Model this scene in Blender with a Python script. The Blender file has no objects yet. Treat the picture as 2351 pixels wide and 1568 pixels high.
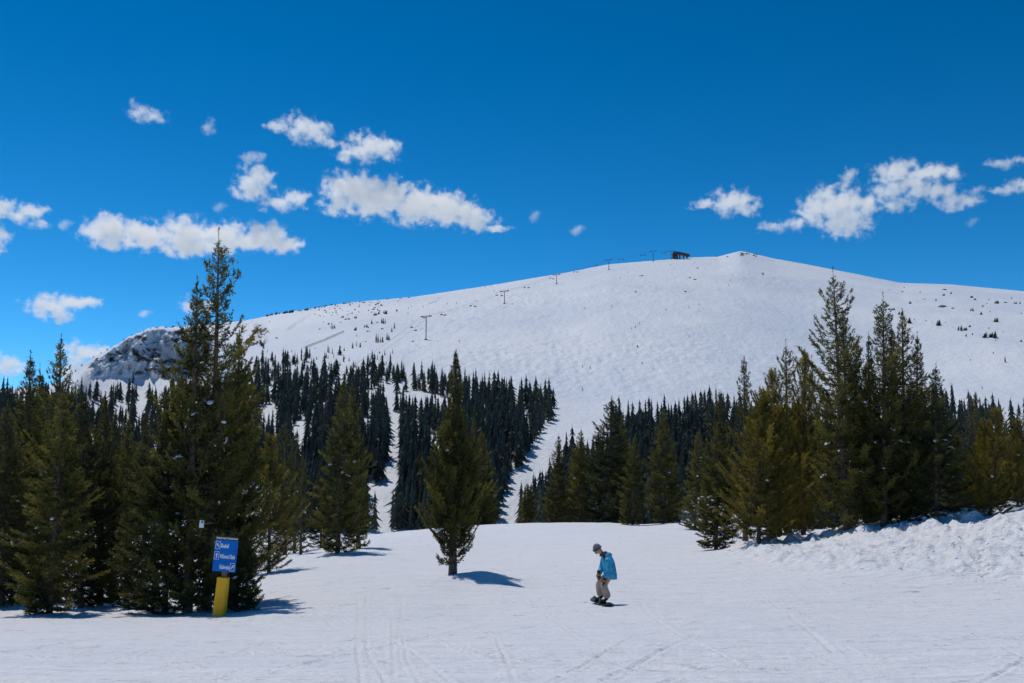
import bpy, bmesh, math, random
import numpy as np
from mathutils import Vector, Matrix, Quaternion

scene = bpy.context.scene
COL = scene.collection
R = math.radians

# ------------------------------------------------------------------ camera, sky, sun, exposure
CAM_Z = 1.7
PITCH = R(8.53)
FPX = 2307.0                     # focal length in units of a 2351-wide picture
cam_data = bpy.data.cameras.new('camera')
cam_data.sensor_width = 36.0
cam_data.lens = 36.0 * FPX / 2351.0
cam_data.clip_start = 0.1
cam_data.clip_end = 60000.0
cam = bpy.data.objects.new('camera', cam_data)
COL.objects.link(cam)
cam.location = (0, 0, CAM_Z)
cam.rotation_euler = (math.pi / 2 + PITCH, 0, 0)
scene.camera = cam

SUN_EL, SUN_AZ = R(66), R(-42)   # azimuth measured from +Y towards +X
sun_dir = Vector((math.sin(SUN_AZ) * math.cos(SUN_EL), math.cos(SUN_AZ) * math.cos(SUN_EL), math.sin(SUN_EL)))

world = bpy.data.worlds.new('World')
scene.world = world
world.use_nodes = True
wn, wl = world.node_tree.nodes, world.node_tree.links
wn.clear()
sky = wn.new('ShaderNodeTexSky')
sky.sky_type = 'NISHITA'
sky.sun_disc = False
sky.sun_elevation = SUN_EL
sky.sun_rotation = SUN_AZ
sky.altitude = 3400
sky.air_density = 1.0
sky.dust_density = 0.0
sky.ozone_density = 2.5
hs = wn.new('ShaderNodeHueSaturation')
hs.inputs['Hue'].default_value = 0.484
hs.inputs['Saturation'].default_value = 1.16
hs.inputs['Value'].default_value = 0.605
gm = wn.new('ShaderNodeGamma')
gm.inputs['Gamma'].default_value = 1.60
bg = wn.new('ShaderNodeBackground')
bg.inputs['Strength'].default_value = 0.10
wo = wn.new('ShaderNodeOutputWorld')
wl.new(sky.outputs[0], gm.inputs['Color'])
wl.new(gm.outputs[0], hs.inputs['Color'])
wl.new(hs.outputs[0], bg.inputs['Color'])
wl.new(bg.outputs[0], wo.inputs['Surface'])

sl = bpy.data.lights.new('sun', 'SUN')
sl.energy = 3.6
sl.angle = R(0.53)
sl.color = (1.0, 0.92, 0.82)
sun = bpy.data.objects.new('sun', sl)
COL.objects.link(sun)
sun.location = (-60, 120, 200)
sun.rotation_euler = (-sun_dir).to_track_quat('-Z', 'Y').to_euler()

vs = scene.view_settings
vs.view_transform = 'Standard'
vs.look = 'None'
vs.gamma = 1.0
vs.use_curve_mapping = False
vs.exposure = -0.43
scene.render.engine = 'CYCLES'
cy = scene.cycles
cy.max_bounces = 26
cy.diffuse_bounces = 4
cy.volume_bounces = 24
cy.transparent_max_bounces = 8
cy.volume_max_steps = 256
cy.use_denoising = True
cy.denoising_prefilter = 'ACCURATE'
cy.caustics_reflective = False
cy.caustics_refractive = False

# ------------------------------------------------------------------ helpers
rng = np.random.default_rng(7)
random.seed(7)
CP, SP = math.cos(PITCH), math.sin(PITCH)

def uv_of(dx, dy):
    """picture point -> (X/Y, Z/Y) of the sight line"""
    a = (np.asarray(dx, float) - 1175.5) / FPX
    b = -(np.asarray(dy, float) - 784.0) / FPX
    yw = CP - b * SP
    return a / yw, (SP + b * CP) / yw

def link(o, parent=None):
    COL.objects.link(o)
    if parent is not None:
        o.parent = parent
    return o

def mesh_np(name, verts, faces, mats=(), face_mat=None, smooth=False):
    """verts (n,3), faces (m,k) arrays of one polygon size"""
    verts = np.asarray(verts, np.float32)
    faces = np.asarray(faces, np.int32)
    me = bpy.data.meshes.new(name)
    n, (m, k) = len(verts), faces.shape
    me.vertices.add(n)
    me.vertices.foreach_set('co', verts.ravel())
    me.loops.add(m * k)
    me.loops.foreach_set('vertex_index', faces.ravel())
    me.polygons.add(m)
    me.polygons.foreach_set('loop_start', np.arange(0, m * k, k, dtype=np.int32))
    if face_mat is not None:
        me.polygons.foreach_set('material_index', np.asarray(face_mat, np.int32))
    me.polygons.foreach_set('use_smooth', np.full(m, smooth, dtype=bool))
    for mt in mats:
        me.materials.append(mt)
    me.update(calc_edges=True)
    me.validate()
    return me

def add_attr(me, name, arr):
    at = me.attributes.new(name, 'FLOAT', 'POINT')
    at.data.foreach_set('value', np.asarray(arr, np.float32))

def obj(name, me, parent=None, loc=None, rot=None, scale=None):
    o = bpy.data.objects.new(name, me)
    link(o, parent)
    if loc is not None: o.location = loc
    if rot is not None: o.rotation_euler = rot
    if scale is not None: o.scale = scale
    return o

def tag(o, label=None, cat=None, group=None, kind=None):
    if label: o['label'] = label
    if cat: o['category'] = cat
    if group: o['group'] = group
    if kind: o['kind'] = kind
    return o

def empty(name, loc=(0, 0, 0), rot=(0, 0, 0)):
    o = bpy.data.objects.new(name, None)
    o.empty_display_size = 0.2
    link(o)
    o.location = loc
    o.rotation_euler = rot
    return o

class MB:
    """collects shapes in one bmesh"""
    def __init__(self): self.bm = bmesh.new()
    def box(self, c, s, rot=None, bevel=0.0):
        r = bmesh.ops.create_cube(self.bm, size=1.0)
        M = Matrix.Translation(c) @ (rot.to_4x4() if rot else Matrix()) @ Matrix.Diagonal((s[0], s[1], s[2], 1))
        bmesh.ops.transform(self.bm, matrix=M, verts=r['verts'])
        if bevel:
            es = list({e for v in r['verts'] for e in v.link_edges})
            bmesh.ops.bevel(self.bm, geom=es, offset=bevel, segments=2, affect='EDGES')
        return self
    def tube(self, pts, radii, seg=8, cap=True):
        pts = [Vector(p) for p in pts]
        rings = []
        for i, p in enumerate(pts):
            d = (pts[min(i + 1, len(pts) - 1)] - pts[max(i - 1, 0)]).normalized()
            a = d.orthogonal().normalized() if i == 0 else (pa - d * pa.dot(d)).normalized()
            pa = a
            b = d.cross(a)
            r = radii[i] if hasattr(radii, '__len__') else radii
            rings.append([self.bm.verts.new(p + (a * math.cos(t) + b * math.sin(t)) * r) for t in [2 * math.pi * k / seg for k in range(seg)]])
        for i in range(len(rings) - 1):
            for k in range(seg):
                self.bm.faces.new((rings[i][k], rings[i][(k + 1) % seg], rings[i + 1][(k + 1) % seg], rings[i + 1][k]))
        if cap:
            self.bm.faces.new(rings[0][::-1]); self.bm.faces.new(rings[-1])
        return self
    def ball(self, c, r, sub=2, rot=None):
        q = bmesh.ops.create_icosphere(self.bm, subdivisions=sub, radius=1.0)
        r = (r, r, r) if not hasattr(r, '__len__') else r
        M = Matrix.Translation(c) @ (rot.to_4x4() if rot else Matrix()) @ Matrix.Diagonal((*r, 1))
        bmesh.ops.transform(self.bm, matrix=M, verts=q['verts'])
        return q['verts']
    def prism(self, poly, y0, y1):
        """polygon in XZ extruded along Y"""
        a = [self.bm.verts.new((x, y0, z)) for x, z in poly]
        b = [self.bm.verts.new((x, y1, z)) for x, z in poly]
        n = len(poly)
        self.bm.faces.new(a); self.bm.faces.new(b[::-1])
        for i in range(n):
            self.bm.faces.new((a[i], b[i], b[(i + 1) % n], a[(i + 1) % n]))
        return self
    def mesh(self, name, mat, smooth=False):
        bmesh.ops.recalc_face_normals(self.bm, faces=self.bm.faces)
        me = bpy.data.meshes.new(name)
        self.bm.to_mesh(me); self.bm.free()
        if mat: me.materials.append(mat)
        if smooth:
            me.polygons.foreach_set('use_smooth', np.ones(len(me.polygons), dtype=bool))
        return me
    def build(self, name, mat, parent=None, smooth=False, **k):
        return obj(name, self.mesh(name, mat, smooth), parent, **k)

# --- value noise in numpy
def _hash(ix, iy, seed):
    h = (ix.astype(np.int64) * 374761393 + iy.astype(np.int64) * 668265263 + seed * 974634777) & 0xFFFFFFFF
    h = ((h ^ (h >> 13)) * 1274126177) & 0xFFFFFFFF
    return ((h ^ (h >> 16)) & 0xFFFF) / 65535.0
def vnoise(x, y, seed=0):
    ix, iy = np.floor(x), np.floor(y)
    fx, fy = x - ix, y - iy
    fx, fy = fx * fx * (3 - 2 * fx), fy * fy * (3 - 2 * fy)
    ix, iy = ix.astype(np.int64), iy.astype(np.int64)
    a, b = _hash(ix, iy, seed), _hash(ix + 1, iy, seed)
    c, d = _hash(ix, iy + 1, seed), _hash(ix + 1, iy + 1, seed)
    return (a + (b - a) * fx) * (1 - fy) + (c + (d - c) * fx) * fy - 0.5
def fbm(x, y, seed=0, octv=4, gain=0.5):
    s, a = 0, 1.0
    for o in range(octv):
        s = s + a * vnoise(x * 2 ** o + 17.3 * o, y * 2 ** o - 9.1 * o, seed + o)
        a *= gain
    return s
def sstep(a, b, x):
    t = np.clip((x - a) / (b - a), 0, 1)
    return t * t * (3 - 2 * t)

# ------------------------------------------------------------------ materials
def mat_new(name):
    m = bpy.data.materials.new(name)
    m.use_nodes = True
    nt = m.node_tree
    return m, nt, nt.nodes['Principled BSDF']

def N(nt, typ, **kw):
    n = nt.nodes.new(typ)
    for k, v in kw.items():
        setattr(n, k, v)
    return n

def simple(name, col, rough=0.6, metal=0.0, spec=0.4, var=0.15, scale=6.0, bump=0.0, bscale=40.0):
    m, nt, b = mat_new(name)
    b.inputs['Roughness'].default_value = rough
    b.inputs['Metallic'].default_value = metal
    b.inputs['Specular IOR Level'].default_value = spec
    tc = N(nt, 'ShaderNodeTexCoord')
    nz = N(nt, 'ShaderNodeTexNoise'); nz.inputs['Scale'].default_value = scale; nz.inputs['Detail'].default_value = 5
    nt.links.new(tc.outputs['Object'], nz.inputs['Vector'])
    cr = N(nt, 'ShaderNodeValToRGB')
    cr.color_ramp.elements[0].position = 0.3
    cr.color_ramp.elements[1].position = 0.7
    cr.color_ramp.elements[0].color = (*[c * (1 - var) for c in col], 1)
    cr.color_ramp.elements[1].color = (*[min(1, c * (1 + var)) for c in col], 1)
    nt.links.new(nz.outputs['Fac'], cr.inputs['Fac'])
    nt.links.new(cr.outputs['Color'], b.inputs['Base Color'])
    if bump:
        n2 = N(nt, 'ShaderNodeTexNoise'); n2.inputs['Scale'].default_value = bscale; n2.inputs['Detail'].default_value = 4
        nt.links.new(tc.outputs['Object'], n2.inputs['Vector'])
        bp = N(nt, 'ShaderNodeBump'); bp.inputs['Strength'].default_value = bump; bp.inputs['Distance'].default_value = 0.02
        nt.links.new(n2.outputs['Fac'], bp.inputs['Height'])
        nt.links.new(bp.outputs[0], b.inputs['Normal'])
    return m

SNOW = (0.86, 0.88, 0.92)

def snow_material(name, near):
    m, nt, b = mat_new(name)
    L = nt.links.new
    b.inputs['Roughness'].default_value = 0.62
    b.inputs['Specular IOR Level'].default_value = 0.25
    tc = N(nt, 'ShaderNodeTexCoord')
    def noise(scale, detail=4, stretch=(1, 1, 1), rot=0.0, rough=0.55):
        mp = N(nt, 'ShaderNodeMapping'); mp.inputs['Scale'].default_value = stretch; mp.inputs['Rotation'].default_value = (0, 0, rot)
        L(tc.outputs['Object'], mp.inputs['Vector'])
        n = N(nt, 'ShaderNodeTexNoise'); n.inputs['Scale'].default_value = scale
        n.inputs['Detail'].default_value = detail; n.inputs['Roughness'].default_value = rough
        L(mp.outputs[0], n.inputs['Vector'])
        return n.outputs['Fac']
    def math_(op, a, c):
        n = N(nt, 'ShaderNodeMath', operation=op)
        for i, v in enumerate((a, c)):
            if isinstance(v, (int, float)): n.inputs[i].default_value = v
            else: L(v, n.inputs[i])
        return n.outputs[0]
    def mix(fac, c1, c2):
        n = N(nt, 'ShaderNodeMix', data_type='RGBA')
        if isinstance(fac, (int, float)): n.inputs[0].default_value = fac
        else: L(fac, n.inputs[0])
        for i, c in ((6, c1), (7, c2)):
            if isinstance(c, tuple): n.inputs[i].default_value = (*c, 1)
            else: L(c, n.inputs[i])
        return n.outputs[2]
    def ramp(v, a, c):
        n = N(nt, 'ShaderNodeMapRange'); n.clamp = True
        n.inputs['From Min'].default_value = a; n.inputs['From Max'].default_value = c
        L(v, n.inputs['Value'])
        return n.outputs[0]
    if near:
        s1 = noise(1.0, 6, (0.28, 2.6, 1), R(8), .62)       # scraped streaks across the run
        s2 = noise(1.5, 7, (0.40, 1.5, 1), R(-14), .68)
        s3 = noise(9, 5)
        s4 = noise(38, 3)
        col = mix(ramp(s1, 0.35, 0.7), (0.79, 0.835, 0.91), (0.875, 0.895, 0.935))
        # icy scraped patches with a little grit in them
        grit = math_('MULTIPLY', ramp(noise(2.6, 8, (0.75, 0.85, 1), R(5), 0.78), 0.57, 0.65), ramp(noise(0.5, 4, (1, 1.5, 1)), 0.40, 0.62))
        col = mix(math_('MULTIPLY', grit, 0.85), col, (0.30, 0.34, 0.39))
        at = N(nt, 'ShaderNodeAttribute', attribute_name='litter')
        speck = math_('MULTIPLY', ramp(noise(26, 3, (0.6, 1.2, 1)), 0.62, 0.70), at.outputs['Fac'])
        col = mix(speck, col, (0.10, 0.085, 0.06))
        L(col, b.inputs['Base Color'])
        h = math_('ADD', math_('MULTIPLY', s1, 0.55), math_('MULTIPLY', s2, 0.6))
        h = math_('ADD', h, math_('MULTIPLY', s3, 0.16))
        h = math_('ADD', h, math_('MULTIPLY', s4, 0.05))
        bp = N(nt, 'ShaderNodeBump'); bp.inputs['Strength'].default_value = 0.9; bp.inputs['Distance'].default_value = 0.36
        L(h, bp.inputs['Height']); L(bp.outputs[0], b.inputs['Normal'])
        r = N(nt, 'ShaderNodeMapRange'); r.inputs['To Min'].default_value = 0.45; r.inputs['To Max'].default_value = 0.75
        L(s1, r.inputs['Value']); L(r.outputs[0], b.inputs['Roughness'])
    else:
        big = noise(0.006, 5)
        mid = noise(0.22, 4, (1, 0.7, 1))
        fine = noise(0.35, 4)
        col = mix(ramp(big, 0.35, 0.65), (0.63, 0.70, 0.80), (0.75, 0.795, 0.855))  # slope's dimmer light put into the albedo: darker and bluer than the run
        at = N(nt, 'ShaderNodeAttribute', attribute_name='rock')
        rk = math_('ADD', at.outputs['Fac'], math_('MULTIPLY', math_('SUBTRACT', noise(0.10, 8, (1, .6, 2.6), 0, 0.72), 0.5), 2.1))
        rk = math_('MULTIPLY', ramp(rk, 0.40, 0.50), ramp(at.outputs['Fac'], 0.05, 0.14))
        rc = mix(ramp(noise(0.3, 6, (1, 1, 4)), 0.35, 0.65), (0.10, 0.078, 0.068), (0.27, 0.205, 0.17))
        col = mix(rk, col, rc)
        L(col, b.inputs['Base Color'])
        h = math_('ADD', math_('MULTIPLY', mid, 0.6), math_('MULTIPLY', fine, 0.25))
        h = math_('ADD', h, math_('MULTIPLY', math_('MULTIPLY', noise(0.25, 5, (1, 1, 3)), rk), 4.5))
        bp = N(nt, 'ShaderNodeBump'); bp.inputs['Strength'].default_value = 0.8; bp.inputs['Distance'].default_value = 2.6
        L(h, bp.inputs['Height']); L(bp.outputs[0], b.inputs['Normal'])
    return m

M_SNOW_NEAR = snow_material('groomed_snow', True)
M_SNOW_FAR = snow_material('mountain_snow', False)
M_CLUMP = simple('clump_snow', (0.87, 0.89, 0.92), 0.7, var=0.04, bump=0.5, bscale=14)

def needle_material(name, dark, light, trans):
    m, nt, b = mat_new(name)
    L = nt.links.new
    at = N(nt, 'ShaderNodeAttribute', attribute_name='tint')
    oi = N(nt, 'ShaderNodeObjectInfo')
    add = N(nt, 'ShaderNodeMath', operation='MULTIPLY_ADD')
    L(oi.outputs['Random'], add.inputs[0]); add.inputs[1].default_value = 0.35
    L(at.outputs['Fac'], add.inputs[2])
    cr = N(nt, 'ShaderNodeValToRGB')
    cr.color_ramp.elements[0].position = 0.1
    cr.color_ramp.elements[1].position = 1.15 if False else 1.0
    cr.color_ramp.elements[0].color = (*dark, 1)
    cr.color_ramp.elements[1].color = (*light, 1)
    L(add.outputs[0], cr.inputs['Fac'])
    b.inputs['Roughness'].default_value = 0.55
    b.inputs['Specular IOR Level'].default_value = 0.25
    L(cr.outputs['Color'], b.inputs['Base Color'])
    tr = N(nt, 'ShaderNodeBsdfTranslucent')
    br = N(nt, 'ShaderNodeMix', data_type='RGBA', blend_type='MULTIPLY'); br.inputs[0].default_value = 1.0
    L(cr.outputs['Color'], br.inputs[6]); br.inputs[7].default_value = (1.45, 1.25, 0.55, 1)
    L(br.outputs[2], tr.inputs['Color'])
    mx = N(nt, 'ShaderNodeMixShader'); mx.inputs[0].default_value = trans
    out = nt.nodes['Material Output']
    L(b.outputs[0], mx.inputs[1]); L(tr.outputs[0], mx.inputs[2]); L(mx.outputs[0], out.inputs['Surface'])
    return m

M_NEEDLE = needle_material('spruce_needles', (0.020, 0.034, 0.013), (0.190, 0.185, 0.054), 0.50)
M_NEEDLE_DARK = needle_material('dark_spruce_needles', (0.014, 0.027, 0.014), (0.118, 0.128, 0.048), 0.46)  # deeper green needles for some of the trees
M_NEEDLE_PINE = needle_material('pine_needles', (0.032, 0.043, 0.011), (0.275, 0.232, 0.046), 0.50)
M_NEEDLE_FAR = needle_material('distant_spruce_needles', (0.012, 0.022, 0.024), (0.085, 0.092, 0.068), 0.12)  # blue tint of haze and skylight put into the needle colour
M_BARK = simple('bark', (0.13, 0.095, 0.075), 0.9, var=0.35, scale=9, bump=0.9, bscale=22)
M_BARK_RED = simple('trunk_bark', (0.17, 0.11, 0.085), 0.9, var=0.35, scale=9, bump=0.9, bscale=22)

# ------------------------------------------------------------------ near ground: ski run
ctrl = []
def cp(dx, dy, Y):
    u, v = uv_of(dx, dy)
    ctrl.append((float(u), math.log(Y), float(v)))
for u in (-1.1, -0.75, -0.45, -0.15, 0.15, 0.45, 0.75, 1.1):
    ctrl.append((u, math.log(3.0), -1.72 / 3.0))
    ctrl.append((u, math.log(6.0), -1.80 / 6.0))
for dx in (-500, 0, 600, 1200, 1800, 2351, 2850):
    cp(dx, 1568, 10.6)
    cp(dx, 1478, 15.5)
for a in [(-400, 1440, 25), (0, 1428, 26), (300, 1419, 27), (502, 1416, 27), (620, 1395, 28.5),
          (-300, 1400, 36), (0, 1392, 36), (300, 1390, 36), (480, 1385, 36), (640, 1335, 37), (-300, 1340, 60), (0, 1335, 60), (300, 1315, 60),
          (700, 1293, 48), (560, 1300, 52), (760, 1265, 57), (840, 1240, 68), (620, 1275, 68),
          (800, 1440, 22), (1100, 1420, 24), (1385, 1388, 27), (1700, 1400, 25.5), (2000, 1405, 24.5), (2351, 1405, 23.5),
          (1040, 1333, 36), (1250, 1305, 42), (900, 1300, 44), (1420, 1275, 47), (1100, 1265, 57), (1300, 1243, 63), (1500, 1245, 58),
          (300, 1262, 95), (620, 1240, 92), (860, 1226, 88), (1000, 1213, 92), (1200, 1204, 94), (1400, 1201, 94), (1490, 1206, 87), (1560, 1199, 86), (1650, 1212, 80),
          (1600, 1262, 51), (1740, 1254, 45), (1950, 1227, 42), (2150, 1206, 40.5), (2351, 1187, 39), (2700, 1170, 37),
          (1700, 1290, 39.5), (1850, 1318, 34), (2100, 1325, 32), (2351, 1332, 30.5), (2750, 1335, 28.5),
          (1720, 1245, 60), (1950, 1225, 60), (2351, 1190, 60), (2700, 1180, 60), (1900, 1222, 95), (2351, 1205, 95), (2700, 1195, 95),
          (-500, 1300, 95)]:
    cp(*a)
for dx in (-600, 0, 500, 900, 1300, 1700, 2100, 2500, 2900):
    cp(dx, 1300, 125)
    cp(dx, 1480, 165)
    cp(dx, 1620, 215)
C = np.array(ctrl)
PX = np.stack([C[:, 0] * 2.2, C[:, 1]], 1)
def tps(d2):
    return 0.5 * d2 * np.log(d2 + 1e-12)
_n = len(C)
_K = tps(((PX[:, None] - PX[None]) ** 2).sum(-1)) + np.eye(_n) * 2e-4
_P = np.hstack([np.ones((_n, 1)), PX])
_A = np.block([[_K, _P], [_P.T, np.zeros((3, 3))]])
_W = np.linalg.solve(_A, np.concatenate([C[:, 2], np.zeros(3)]))
def near_base(u, Y):
    u = np.asarray(u, float); Y = np.asarray(Y, float)
    q = np.stack([np.broadcast_to(u, np.broadcast(u, Y).shape).ravel() * 2.2, np.log(np.broadcast_to(Y, np.broadcast(u, Y).shape).ravel())], 1)
    out = np.empty(len(q))
    for s in range(0, len(q), 20000):
        e = q[s:s + 20000]
        d2 = ((e[:, None] - PX[None]) ** 2).sum(-1)
        out[s:s + 20000] = tps(d2) @ _W[:_n] + _W[_n] + e @ _W[_n + 1:]
    return CAM_Z + out.reshape(np.broadcast(u, Y).shape) * Y

# tree wells and small mounds: (x, y, radius, depth)
def at_dx(dx, Y, dy=1250):
    u, _ = uv_of(dx, dy)
    return float(u) * Y
WELLS = [(at_dx(1040, 36.0, 1330), 36.0, 1.3, -0.12), (at_dx(1096, 35.6, 1330), 35.6, 1.25, 0.34), (at_dx(1000, 34.4, 1330), 34.3, 1.8, 0.16)]

u0, u1 = -0.78, 0.78
NU, NY = 740, 430
us = np.linspace(u0, u1, NU)
ys = np.exp(np.linspace(math.log(3.0), math.log(215.0), 90))
# ring distances: dense in the visible band
yv = np.concatenate([np.linspace(3.0, 9.0, 16, endpoint=False), np.exp(np.linspace(math.log(9.0), math.log(100.0), NY - 56, endpoint=False)), np.linspace(100, 215, 40)])
NY = len(yv)
# evaluate smooth base on a coarse grid then interpolate
cu = np.linspace(u0, u1, 90)
cyv = np.exp(np.linspace(math.log(3.0), math.log(215.0), 110))
CB = near_base(cu[None, :], cyv[:, None])
def near_smooth(u, Y):
    u = np.clip(np.asarray(u, float), u0, u1 - 1e-9); Y = np.clip(np.asarray(Y, float), 3.0, 214.9)
    a = (u - u0) / (u1 - u0) * 89; b = (np.log(Y) - math.log(3.0)) / (math.log(215.0) - math.log(3.0)) * 109
    i = np.minimum(a.astype(int), 88); j = np.minimum(b.astype(int), 108)
    fa, fb = a - i, b - j
    return (CB[j, i] * (1 - fa) + CB[j, i + 1] * fa) * (1 - fb) + (CB[j + 1, i] * (1 - fa) + CB[j + 1, i + 1] * fa) * fb

def bank_mask(X, Y):
    """the heap of ploughed snow beside the run"""
    u = X / Y
    uu = [uv_of(d, 1250)[0] for d in (1640, 1720, 1850, 2100, 2351, 2800)]
    lo = np.interp(u, uu, (44, 40, 35.0, 32.5, 30.5, 28.0))
    hi = np.interp(u, uu, (52, 48, 45, 43, 42, 40))
    return sstep(lo - 1.5, lo + 2.0, Y) * (1 - sstep(hi, hi + 6, Y)) * sstep(uu[0], uu[1], u)

TRACKS = []   # (points XY, width, depth)
def track(pix, width=0.10, depth=0.03):
    p = []
    for dx, dy in pix:
        u, v = uv_of(dx, dy)
        Yc = np.exp(np.linspace(math.log(7.0), math.log(98.0), 600))
        vv = (near_smooth(np.full(600, float(u)), Yc) - CAM_Z) / Yc
        k = int(np.argmax(vv >= v)) if (vv >= v).any() else 599
        p.append((float(u) * Yc[k], Yc[k]))
    p = np.array(p)
    t = np.arange(len(p)); tt = np.linspace(0, len(p) - 1, 8 * (len(p) - 1) + 1)
    TRACKS.append((np.stack([np.interp(tt, t, p[:, 0]), np.interp(tt, t, p[:, 1])], 1), width * .34, depth * .55))
for tr in [
    ([(825, 1355), (822, 1400), (819, 1450), (822, 1517), (835, 1600)], .09, .035), ([(845, 1360), (841, 1420), (842, 1480), (851, 1521), (877, 1557), (900, 1600)], .09, .035),
    ([(840, 1368), (846, 1403), (942, 1447), (1030, 1486), (1118, 1521), (1230, 1560)], .10, .04), ([(723, 1407), (752, 1424), (775, 1443)], .16, .04),
    ([(907, 1350), (901, 1447), (905, 1560)], .08, .03), ([(925, 1350), (920, 1430), (935, 1520), (975, 1600)], .08, .03),
    ([(700, 1370), (760, 1395), (850, 1440), (960, 1510), (1060, 1600)], .12, .03), ([(1385, 1392), (1300, 1405), (1130, 1430), (950, 1470), (700, 1540)], .16, .03),
    ([(965, 1455), (1100, 1500), (1250, 1530), (1400, 1542), (1600, 1535)], .10, .03), ([(1215, 1370), (1280, 1430), (1330, 1470), (1400, 1500)], .10, .03),
    ([(990, 1375), (1080, 1425), (1140, 1470), (1180, 1568)], .09, .03), ([(1450, 1350), (1480, 1400), (1560, 1460), (1700, 1530)], .12, .03),
    ([(380, 1535), (520, 1508), (700, 1494), (850, 1490)], .10, .05), ([(0, 1500), (150, 1470), (330, 1460), (560, 1455), (800, 1460)], .18, .03),
    ([(1150, 1525), (1500, 1500), (1900, 1480), (2351, 1470)], .2, .03), ([(1050, 1280), (1200, 1260), (1400, 1262), (1600, 1280), (1800, 1310)], .25, .04),
    ([(700, 1300), (850, 1280), (1000, 1250), (1150, 1230), (1350, 1215)], .3, .04), ([(1480, 1300), (1700, 1320), (2000, 1345), (2351, 1355)], .2, .03),
    ([(640, 1420), (900, 1400), (1200, 1380), (1400, 1340), (1500, 1290)], .15, .03), ([(1600, 1370), (1800, 1385), (2100, 1390), (2351, 1388)], .15, .035),
    ([(1950, 1262), (2080, 1300), (2200, 1330), (2351, 1350)], .12, .06), ([(2050, 1250), (2150, 1290), (2230, 1330)], .12, .06), ([(2180, 1248), (2210, 1275), (2260, 1310)], .2, .12)]:
    track(*tr)
rr = random.Random(5)
for k in range(150):
    x, y = rr.uniform(-100, 2400), rr.uniform(1290, 1600)
    ln, sl_ = rr.uniform(60, 300), rr.choice([rr.uniform(-.12, .12), rr.uniform(-.12, .12), rr.uniform(-.5, .6)])
    cv = rr.uniform(-.5, .5)
    track([(x + ln * t, min(1620, max(1262, y + ln * sl_ * t + cv * ln * t * t * .5))) for t in (0, .2, .4, .6, .8, 1)], rr.uniform(.06, .16), rr.uniform(.012, .03))

def near_height(X, Y, detail=True):
    X = np.asarray(X, float); Y = np.asarray(Y, float)
    z = near_smooth(X / np.maximum(Y, 0.1), Y)
    z = z + 0.10 * fbm(X / 9.0, Y / 9.0, 3, 3) + 0.05 * fbm(X / 2.2 + 5, Y / 3.0, 11, 3)
    for (wx, wy, wr, wd) in WELLS:
        z = z + wd * np.exp(-((X - wx) ** 2 + (Y - wy) ** 2) / wr ** 2)
    if detail:
        bm_ = bank_mask(X, Y)
        lump = np.abs(fbm(X / 0.75, Y / 0.95, 21, 4, 0.55))
        blk = sstep(0.05, 0.22, fbm(X / 1.5 + 3, Y / 1.7, 31, 2))
        z = z + bm_ * (0.50 * lump + 0.24 * blk * (0.5 + fbm(X / 0.3, Y / 0.4, 41, 2)) - 0.06)
        u = X / np.maximum(Y, .1)
        # uneven, unskied snow under the trees on the other side
        lm = sstep(-0.30, -0.33, u) if False else 1 - sstep(-0.285, -0.255, u)
        lm = lm * sstep(28.0, 29.5, Y)
        z = z + lm * (0.20 * np.abs(fbm(X / 1.1, Y / 1.2, 51, 4)) - 0.02)
        z = z + 0.020 * fbm(X / 0.30, Y / 0.7, 61, 3) + 0.030 * np.abs(fbm(X / 1.6 + .3 * Y, Y / 0.9, 65, 3)) * sstep(-.1, .25, fbm(X / 7., Y / 8., 67, 2))
    return z

XX = us[None, :] * yv[:, None]
YY = np.broadcast_to(yv[:, None], XX.shape)
ZZ = near_height(XX, YY)
ZT = np.zeros_like(ZZ)
fx, fy = XX.ravel(), YY.ravel()
ztf = ZT.ravel()
for pts, w, dpt in TRACKS:
    lo, hi = pts.min(0) - 3 * w - .3, pts.max(0) + 3 * w + .3
    sel = np.nonzero((fx > lo[0]) & (fx < hi[0]) & (fy > lo[1]) & (fy < hi[1]))[0]
    if not len(sel): continue
    qx, qy = fx[sel], fy[sel]
    best = np.full(len(sel), 1e9)
    for a, b_ in zip(pts[:-1], pts[1:]):
        d = b_ - a; l2 = (d ** 2).sum() + 1e-9
        t = np.clip(((qx - a[0]) * d[0] + (qy - a[1]) * d[1]) / l2, 0, 1)
        best = np.minimum(best, (qx - a[0] - t * d[0]) ** 2 + (qy - a[1] - t * d[1]) ** 2)
    e = np.sqrt(best) / w
    prof = -np.exp(-(e / 0.7) ** 2) + 0.75 * np.exp(-((e - 1.5) / 0.55) ** 2)
    ztf[sel] += dpt * prof * (0.6 + 0.8 * (vnoise(qx / 1.5, qy / 1.5, 5) + .5))
ZZ = ZZ + ztf.reshape(ZZ.shape)

def grid_faces(nr, nc):
    i = np.arange(nr * nc).reshape(nr, nc)
    return np.stack([i[:-1, :-1], i[:-1, 1:], i[1:, 1:], i[1:, :-1]], -1).reshape(-1, 4)

me = mesh_np('ski_run', np.stack([XX, YY, ZZ], -1).reshape(-1, 3), grid_faces(NY, NU), [M_SNOW_NEAR], smooth=True)
uu_ = XX / YY
litter = (1 - sstep(-0.30, -0.18, uu_)) * sstep(20, 26, YY) + 0.5 * sstep(0.22, 0.27, uu_) * sstep(33, 40, YY) + 0.6 * np.exp(-((XX - WELLS[0][0]) ** 2 + (YY - 35.3) ** 2) / 6.0)
add_attr(me, 'litter', np.clip(litter, 0, 1).ravel())
ski_run = tag(obj('ski_run', me), kind='structure')
def ground_at(dx, Y, dy=1250):
    x = at_dx(dx, Y, dy)
    return Vector((x, Y, float(near_height(np.array([x]), np.array([Y]))[0])))

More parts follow.
